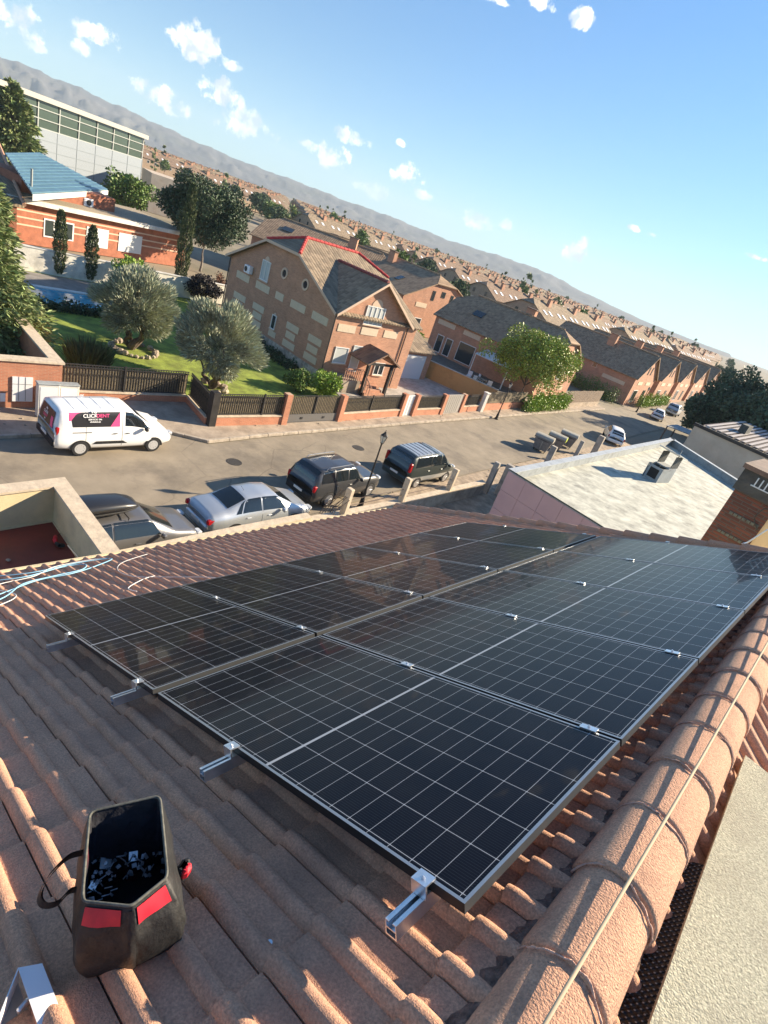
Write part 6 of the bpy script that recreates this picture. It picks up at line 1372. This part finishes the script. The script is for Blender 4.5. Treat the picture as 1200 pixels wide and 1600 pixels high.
# ------------------------------------------------------------------ pool, garden wall, pavilion
t = thing('swimming_pool', 'rectangular blue swimming pool with pale coping beyond the lawn', 'pool', (-44, 11, 0))
b = MB(); b.b2(-46.0, -42.2, 4, 17.2, .11, .14); b.build('water', M['water'], t, world=True)
b = MB(); b.b2(-46.5, -46.0, 3.5, 17.7, .11, .22); b.b2(-42.2, -41.7, 3.5, 17.7, .11, .22); b.b2(-46.0, -42.2, 17.2, 17.7, .11, .22); b.build('coping', M['white'], t, world=True)
sheet('pool_deck', [(-50.6, 3), (-46.5, 3), (-46.5, 18.5), (-49, 22), (-50.6, 22)], .13, mat('pool_paving', (.22, .2, .18), .9, var=.2, scale=2))
t = thing('garden_wall', 'white rendered garden wall stained grey behind the pool', 'wall', (-51, 20, 0))
b = MB(); b.b2(-51.2, -50.9, 7.0, 30.5, .1, 1.85); b.build('wall', mat('patchy_white_wall', (.70, .67, .58), .9, var=.1, scale=2, stain=((.36, .34, .30), .55, .8)), t, world=True)
b = MB(); b.b2(-51.25, -50.85, 6.9, 30.6, 1.851, 1.92); b.build('coping', M['white'], t, world=True)
def pavilion():
    t = thing('striped_brick_pavilion', 'low orange brick house with pale stripes and blue metal roof', 'house', (-64, 22, 0))
    A = Vector((-61.5, 14.5)); B_ = Vector((-67.0, 33.4)); d = (B_ - A).normalized(); n = Vector((-d.y, d.x)); n = n if n.x < 0 else -n; L_ = (B_ - A).length; ez = 3.5
    def q(a, b_, z): p = A + d * a + n * b_; return (p.x, p.y, z)
    b = MB(); b.prism([q(0, 0, 0)[:2], q(L_, 0, 0)[:2], q(L_, 10, 0)[:2], q(0, 10, 0)[:2]], 0, ez - .01); b.build('wall', M['redwall'], t, world=True)
    for z in (1.55, 2.15, 2.75):
        b = MB(); b.prism([q(-.02, -.03, 0)[:2], q(L_ + .02, -.03, 0)[:2], q(L_ + .02, -.003, 0)[:2], q(-.02, -.003, 0)[:2]], z, z + .13); b.build('pale_band', M['peach'], t, world=True)
    b = MB(); b.prism([q(-.4, -.7, 0)[:2], q(L_ + .5, -.7, 0)[:2], q(L_ + .5, 10.3, 0)[:2], q(-.4, 10.3, 0)[:2]], ez, ez + .38); b.build('fascia', M['white'], t, world=True)
    b = MB(); b.prism([q(-.1, -.4, 0)[:2], q(L_ + .2, -.4, 0)[:2], q(L_ + .2, 10, 0)[:2], q(-.1, 10, 0)[:2]], ez + .381, ez + .42); b.build('gravel_roof', M['gravel'], t, world=True)
    for a0, a1, z0, z1, m_, nn in ((3.0, 5.9, .9, 2.5, 'winframe', 'window'), (7.2, 9.6, .7, 2.5, 'garagedoor', 'shutter'), (10.8, 13.6, .7, 2.5, 'garagedoor', 'shutter')):
        b = MB(); b.prism([q(a0, -.06, 0)[:2], q(a1, -.06, 0)[:2], q(a1, -.035, 0)[:2], q(a0, -.035, 0)[:2]], z0, z1); o = b.build(nn, M[m_], t, world=True)
        if nn == 'window':
            for k in range(3):
                b = MB(); s0 = a0 + .12 + k * .93; b.prism([q(s0, -.075, 0)[:2], q(s0 + .78, -.075, 0)[:2], q(s0 + .78, -.061, 0)[:2], q(s0, -.061, 0)[:2]], z0 + .12, z1 - .12); b.build('pane', M['pane'], o, world=True)
    # upper storey block with the blue roof
    b = MB(); b.prism([q(2.5, 2.6, 0)[:2], q(12.0, 2.6, 0)[:2], q(12.0, 9.5, 0)[:2], q(2.5, 9.5, 0)[:2]], ez + .42, 5.2); b.build('upper_wall', M['redwall'], t, world=True)
    zr = 5.25; b = MB(); p = [q(1.6, 1.9, zr), q(12.9, 1.9, zr), q(12.9, 6.0, zr + .7), q(1.6, 6.0, zr + 1.4)]
    p = [Vector(P(50, 303, zr)), Vector(P(168, 297, zr)), Vector(P(62, 240, zr + 1.15)), Vector(P(8, 241, zr + 1.15))]
    b.ext(p, (0, 0, .12)); b.build('blue_roof', M['bluemetal'], t, world=True)
    b = MB(); nrm = (p[3] - p[0])
    for k in range(1, 12):
        f = k / 12; a, c = p[0].lerp(p[3], f), p[1].lerp(p[2], f); b.tube([a + Vector((0, 0, .15)), c + Vector((0, 0, .15))], .05, 4)
    b.build('roof_seams', M['bluemetal'], t, world=True)
    b = MB(); b.ext([p[0] + Vector((.1, 0, -.45)), p[1] + Vector((.1, 0, -.45)), p[1] + Vector((.1, 0, -.002)), p[0] + Vector((.1, 0, -.002))], (.12, .0, 0)); b.build('roof_fascia', M['white'], t, world=True)
    b = MB(); c = P(49, 292, zr + .2); b.tube([c, c + Vector((0, 0, 1.3))], .09, 8); b.build('flue', M['steel'], t, world=True)
    for i, (u, v) in enumerate(((137, 316), (160, 321))):
        a = thing('air_conditioner', ('left', 'right')[i] + ' white air conditioner on the roof below the blue metal roof', 'air conditioner', (0, 0, 0), 0, 'rooftop air conditioners')
        c = P(u, v, ez + .8); b = MB(); b.bbox(c, (.4, 1.05, .75), .04, .3); b.build('casing', M['plasticwhite'], a, world=True); b = MB(); b.lathe([(.27, 0), (.27, .03)], (0, 0, 0), 18); Mx = Matrix.Translation(c + Vector((.2, .06, 0))) @ Matrix.Rotation(.3, 4, 'Z') @ Matrix.Rotation(math.pi / 2, 4, 'Y'); b.v = [tuple(Mx @ Vector(v_)) for v_ in b.v]; b.build('fan_grille', M['iron'], a, world=True)
pavilion()
# roof corner entering at the left edge
t = thing('tiled_annexe', 'tiled roof corner with brick pillar entering at the left edge', 'house', (-56, 8, 0))
a = P(38, 322, 3.6); b_ = P(-4, 222, 6.2); b = MB(); slab(b, [a, b_, b_ + Vector((-2, -10, 0)), a + Vector((2.5, -12, 0))], .2); b.build('roof', M['ftile'], t, world=True)
b = MB(); b.tube([a + Vector((0, 0, .1)), b_ + Vector((0, 0, .1))], .16, 8); b.build('verge_tiles', M['tile'], t, world=True)
b = MB(); b.b2(a.x - .8, a.x - .1, a.y - 1.3, a.y - .5, 0, 3.4); b.build('pillar', M['redwall'], t, world=True); b = MB(); b.b2(a.x - 6, a.x - .9, a.y - 12, a.y - .6, 0, 3.6); b.build('wall', M['redwall'], t, world=True)
# ------------------------------------------------------------------ industrial hall
def hall():
    t = thing('industrial_hall', 'large grey clad industrial hall with a long glazed band', 'building', (-129, 54, 0))
    C0 = P(223, 250, 7.75).xy; C1 = P(45, 191.8, 7.75).xy; C1 = C1.normalized() * C0.length * .83; d = (C1 - C0).normalized(); n = Vector((d.y, -d.x)); n = n if n.dot(C0) > 0 else -n
    L_, zt, zg = 75, 12.5, 7.75
    def q(a, b_): p = C0 + d * a + n * b_; return (p.x, p.y)
    b = MB(); b.prism([q(0, 0), q(L_, 0), q(L_, 40), q(0, 40)], 0, zg); b.build('clad_wall', M['indus'], t, world=True)
    b = MB(); b.prism([q(.3, .3), q(L_, .3), q(L_, 39.7), q(.3, 39.7)], zg + .001, zt - .75); b.build('glazed_band', M['indusglass'], t, world=True)
    b = MB(); b.prism([q(-.5, -.5), q(L_, -.5), q(L_, 41), q(-.5, 41)], zt - .749, zt); b.build('roof_fascia', M['indusroof'], t, world=True)
    b = MB()
    for z in (1.6, 3.1, 4.6, 6.1): b.prism([q(-.01, -.04), q(L_, -.04), q(L_, -.003), q(-.01, -.003)], z, z + .09)
    for k in range(0, 14): a = k * 5.0 + .1; b.prism([q(a, -.05), q(a + .12, -.05), q(a + .12, -.004), q(a, -.004)], 0, zg)
    b.build('panel_joints', M['indusline'], t, world=True)
    b = MB()
    for k in range(0, 15): a = k * 4.9; b.prism([q(a, .12), q(a + .22, .12), q(a + .22, .29), q(a, .29)], zg + .002, zt - .75)
    for z in (zg + .002, zg + 1.35, zg + 2.8): b.prism([q(0, .1), q(L_, .1), q(L_, .25), q(0, .25)], z, z + .14)
    for k in range(30):
        a = k * 4.9; p, r_ = q(a + .3, 2.2), q(a + 4.7, 2.2)
    b.build('mullions', M['steel'], t, world=True)
    b = MB(); b.prism([q(18, -.06), q(26, -.06), q(26, -.02), q(18, -.02)], .3, 1.4); b.build('low_window', M['indusglass'], t, world=True)
    t2 = thing('beige_annexe', 'plain beige block at the right end of the industrial hall', 'building', (-118, 56, 0))
    b = MB(); A = Vector((-118.5, 50.5)); e1 = Vector((.25, .97)).normalized(); e2 = Vector((-.97, .25))
    pts = [A, A + e1 * 10.5, A + e1 * 10.5 + e2 * 12, A + e2 * 12]; b.prism([tuple(p) for p in pts], 0, 6.7); b.build('wall', M['beige'], t2, world=True)
    b = MB(); c = A + e1 * 6 ; b.ext([(c.x + .02, c.y, 3.6), (c.x + .02 + e1.x * 1.1, c.y + e1.y * 1.1, 3.6), (c.x + .02 + e1.x * 1.1, c.y + e1.y * 1.1, 4.9), (c.x + .02, c.y, 4.9)], (.06, 0, 0)); b.build('window', M['hole'], t2, world=True)
hall()
# ------------------------------------------------------------------ the town: rows of brick houses with tiled roofs
def row_house(name, label, n, W_, e, r, group, detail, roofm):
    U = 7.5; L_ = n * U
    ch = [(U * (i + .98), (-1) ** i * 1.2) for i in range(n - 1)] if detail else []
    sk = [(U * (i + .5) + dy, .55, .9, 1.3, 'plasticwhite') for i in range(n) for dy in (-1.4, 1.4)] if detail > 1 else []
    wi = [('+x', U * (i + .5) + dy, 3.6, 1.2, 1.2, 'winframe') for i in range(n) for dy in (-1.8, 1.8)] if detail > 1 else []
    wi += [('-y', 2, 5.3, .7, 1.0, 'iron'), ('-y', -2, 5.3, .7, 1.0, 'iron'), ('-y', 0, 3.6, 4.5, .5, 'creampanel'), ('-y', 2.5, 1.7, 1.2, 1.3, 'winframe')] if detail > 1 else []
    return house(name, label, 0, 0, 0, W_, L_, e, r, .28, wallm='rowbrick', roofm=roofm, chims=ch, sky=sk, wins=wi, group=group)
def town():
    rng = random.Random(11); protos = {}; cnt = 0; placed = []; rows_ = []
    M['ftile2'] = far_tile_mat('russet_roof_tiles', (.14, .095, .065), (.28, .19, .13))
    block = [(-62, 63, 14), (-38, 61, 12), (-84, 58, 13), (-66, 35, 9), (-38, 31, 12), (-70, 24, 16), (-88, 34.5, 5), (-118, 28, 7), (-113, 56, 12)]
    c, s_ = math.cos(.06), math.sin(.06); hallC = Vector((-129.1, 54.1))
    for i in range(34):
        for j in range(13):
            X = -60 - i * 24.5; Y = -60 + j * 57.0 + (i % 3) * 19
            for seg in (0,):
                x = X * c - Y * s_; y = X * s_ + Y * c
                dist = math.hypot(x, y + 22); az = math.degrees(math.atan2(x, y + 22))
                if y < 30 or dist < 85 or dist > 720 or az > -14.5 or az < -79: continue
                if any(math.hypot(x - bx, y + 22 * f - by) < br + 8 for bx, by, br in block for f in (0, .5, 1, 1.5, 2)): continue
                if x > -55 and y < 170: continue
                # keep clear of the industrial hall footprint
                if any((x < -112 and y + yy < 108 and x > -330 and y + yy > 10 and (y + yy) < 112 + .10 * (x + 129)) for yy in (0, 22, 45)): continue
                det = 2 if dist < 400 else (1 if dist < 600 else 0); key = (det, rng.choice((0, 1)))
                rz = .06 + rng.uniform(-.05, .05)
                placed.append((x, y)); cnt += 1
                if key not in protos:
                    protos[key] = row_house('terrace_row', 'x', 6, 5.6 + key[1] * .5, 5.0, 8.1 + key[1] * .3, 'rows of brick terraced houses stretching to the hills', det, 'ftile' if key[1] else 'ftile2')
                    o = protos[key]; o.matrix_world = TR(x, y, rng.uniform(-.3, .3), rz); MATRIX[o.name] = o.matrix_world.copy()
                else: o = dup(protos[key], TR(x, y, rng.uniform(-.4, .3), rz))
                o['label'] = 'brown roofed terraced row among the rows stretching to the hills'; rows_.append((dist, az, o))
    # scattered town trees
    pr = [round_tree('town_tree', 'x', (0, 0, 0), 6.5, 3.0, 1500, (.4, .6), M['leafmid'], 60, 'trees between the town roofs', k=22, rr=(.22, .36)),
          conifer('town_cypress', 'x', (0, 0, 0), 10.5, 1.6, 1400, (.35, .8), M['leafspruce'], 61, .1, 'trees between the town roofs', power=.5),
          round_tree('town_tree', 'x', (0, 0, 0), 8.5, 3.4, 1800, (.4, .6), M['leafgreen'], 62, 'trees between the town roofs', k=24, rr=(.22, .36))]
    used = [0, 0, 0]; k = 0
    while k < 210:
        dist = 100 + 620 * rng.random() ** .8; az = R(rng.uniform(-76, -13)); x, y = dist * math.sin(az), dist * math.cos(az)
        if any(abs(x - px - 0) < 6.8 and -3 < y - py < 48 for px, py in placed) or (x < -112 and y < 105 and x > -340): continue
        if (x > -58 and y < 150) or (x > -75 and y < 260): continue
        j = rng.choice((0, 0, 1, 2)); sc = rng.uniform(.7, 1.25); Mx = TR(x, y, 0, rng.uniform(0, 6)) @ Matrix.Scale(sc, 4)
        if used[j]: o = dup(pr[j], Mx)
        else: o = pr[j]; o.matrix_world = Mx; used[j] = 1
        o['label'] = ('round tree between the far town roofs', 'dark narrow conifer between the far town roofs', 'fuller green tree between the far town roofs')[j]; k += 1
    ords = ['nearest', 'second nearest', 'third nearest', 'fourth nearest', 'fifth nearest', 'sixth nearest', 'seventh nearest', 'eighth nearest', 'ninth nearest', 'tenth nearest']
    for side, (a0, a1), where in ((0, (-90, -52), 'behind the industrial hall side of town'), (1, (-52, -38), 'seen over the red ridged house'), (2, (-38, -10), 'seen over the long dark roof and pointed gables')):
        for k_, (_, _, o) in enumerate(sorted([q for q in rows_ if a0 <= q[1] < a1], key=lambda q: q[0])[:10]): o['label'] = ords[k_] + ' brown terraced row ' + where
town()
for i, (u, v, z, H) in enumerate(((425, 330, 0, 7.5),)):
    p = P(425, 345, 2.0); round_tree('broadleaf_tree', 'rounded green tree standing just right of the big dark tree', (p.x * 1.0, p.y * 1.0, .0), 7.2, 4.2, 8000, (.25, .4), M['leafgreen'], 70)

# ------------------------------------------------------------------ air
me = bpy.data.meshes.new('haze'); bb_ = MB(); bb_.b2(-4900, 1900, -1000, 4900, -8, 330); me.from_pydata(bb_.v, [], bb_.f)
hz = bpy.data.objects.new('haze', me); S.collection.objects.link(hz); hz['kind'] = 'stuff'
hm_ = bpy.data.materials.new('haze_air'); hm_.use_nodes = True; nt = hm_.node_tree; nt.nodes.clear(); oo = nt.nodes.new('ShaderNodeOutputMaterial'); pv = nt.nodes.new('ShaderNodeVolumePrincipled')
pv.inputs['Color'].default_value = (.72, .86, 1, 1); pv.inputs['Density'].default_value = .00015; pv.inputs['Anisotropy'].default_value = 0.0; nt.links.new(pv.outputs[0], oo.inputs['Volume']); me.materials.append(hm_)
S.cycles.volume_bounces = 0

for i, (u, v, lab) in enumerate(((366, 722, 'round iron manhole cover in the road left of the off road car'), (560, 700, 'round iron manhole cover in the road near the far kerb'))):
    q = P(u, v, 0); b = MB(); b.lathe([(.36, .002), (.36, .014), (.30, .014), (.29, .010), (.001, .010)], (q.x, q.y, 0), 20); tagged(b.build('manhole_cover', mat('cast_iron_cover', (.06, .055, .05), .7, .3, var=.3, scale=20) if i == 0 else bpy.data.materials['cast_iron_cover']), lab, 'manhole cover')
rngd = random.Random(4)
bs = MB()
for _ in range(260):
    y = rngd.uniform(4, 60); x = rngd.choice((-23.1 - .08 * max(0, y - 14) + rngd.uniform(-1.6, .1), -14.6 - .05 * y + rngd.uniform(-1.2, 1.2))); sc_ = rngd.uniform(.03, .09)
    bs.bbox((x, y, .14 if x < -20 else .05), (sc_, sc_ * rngd.uniform(.6, 1.2), sc_ * .6), .01, rngd.uniform(0, 3))
tagged(bs.build('street_litter', M['pave']), 'small stones and dry leaves scattered along both edges of the road', 'litter', kind='stuff')
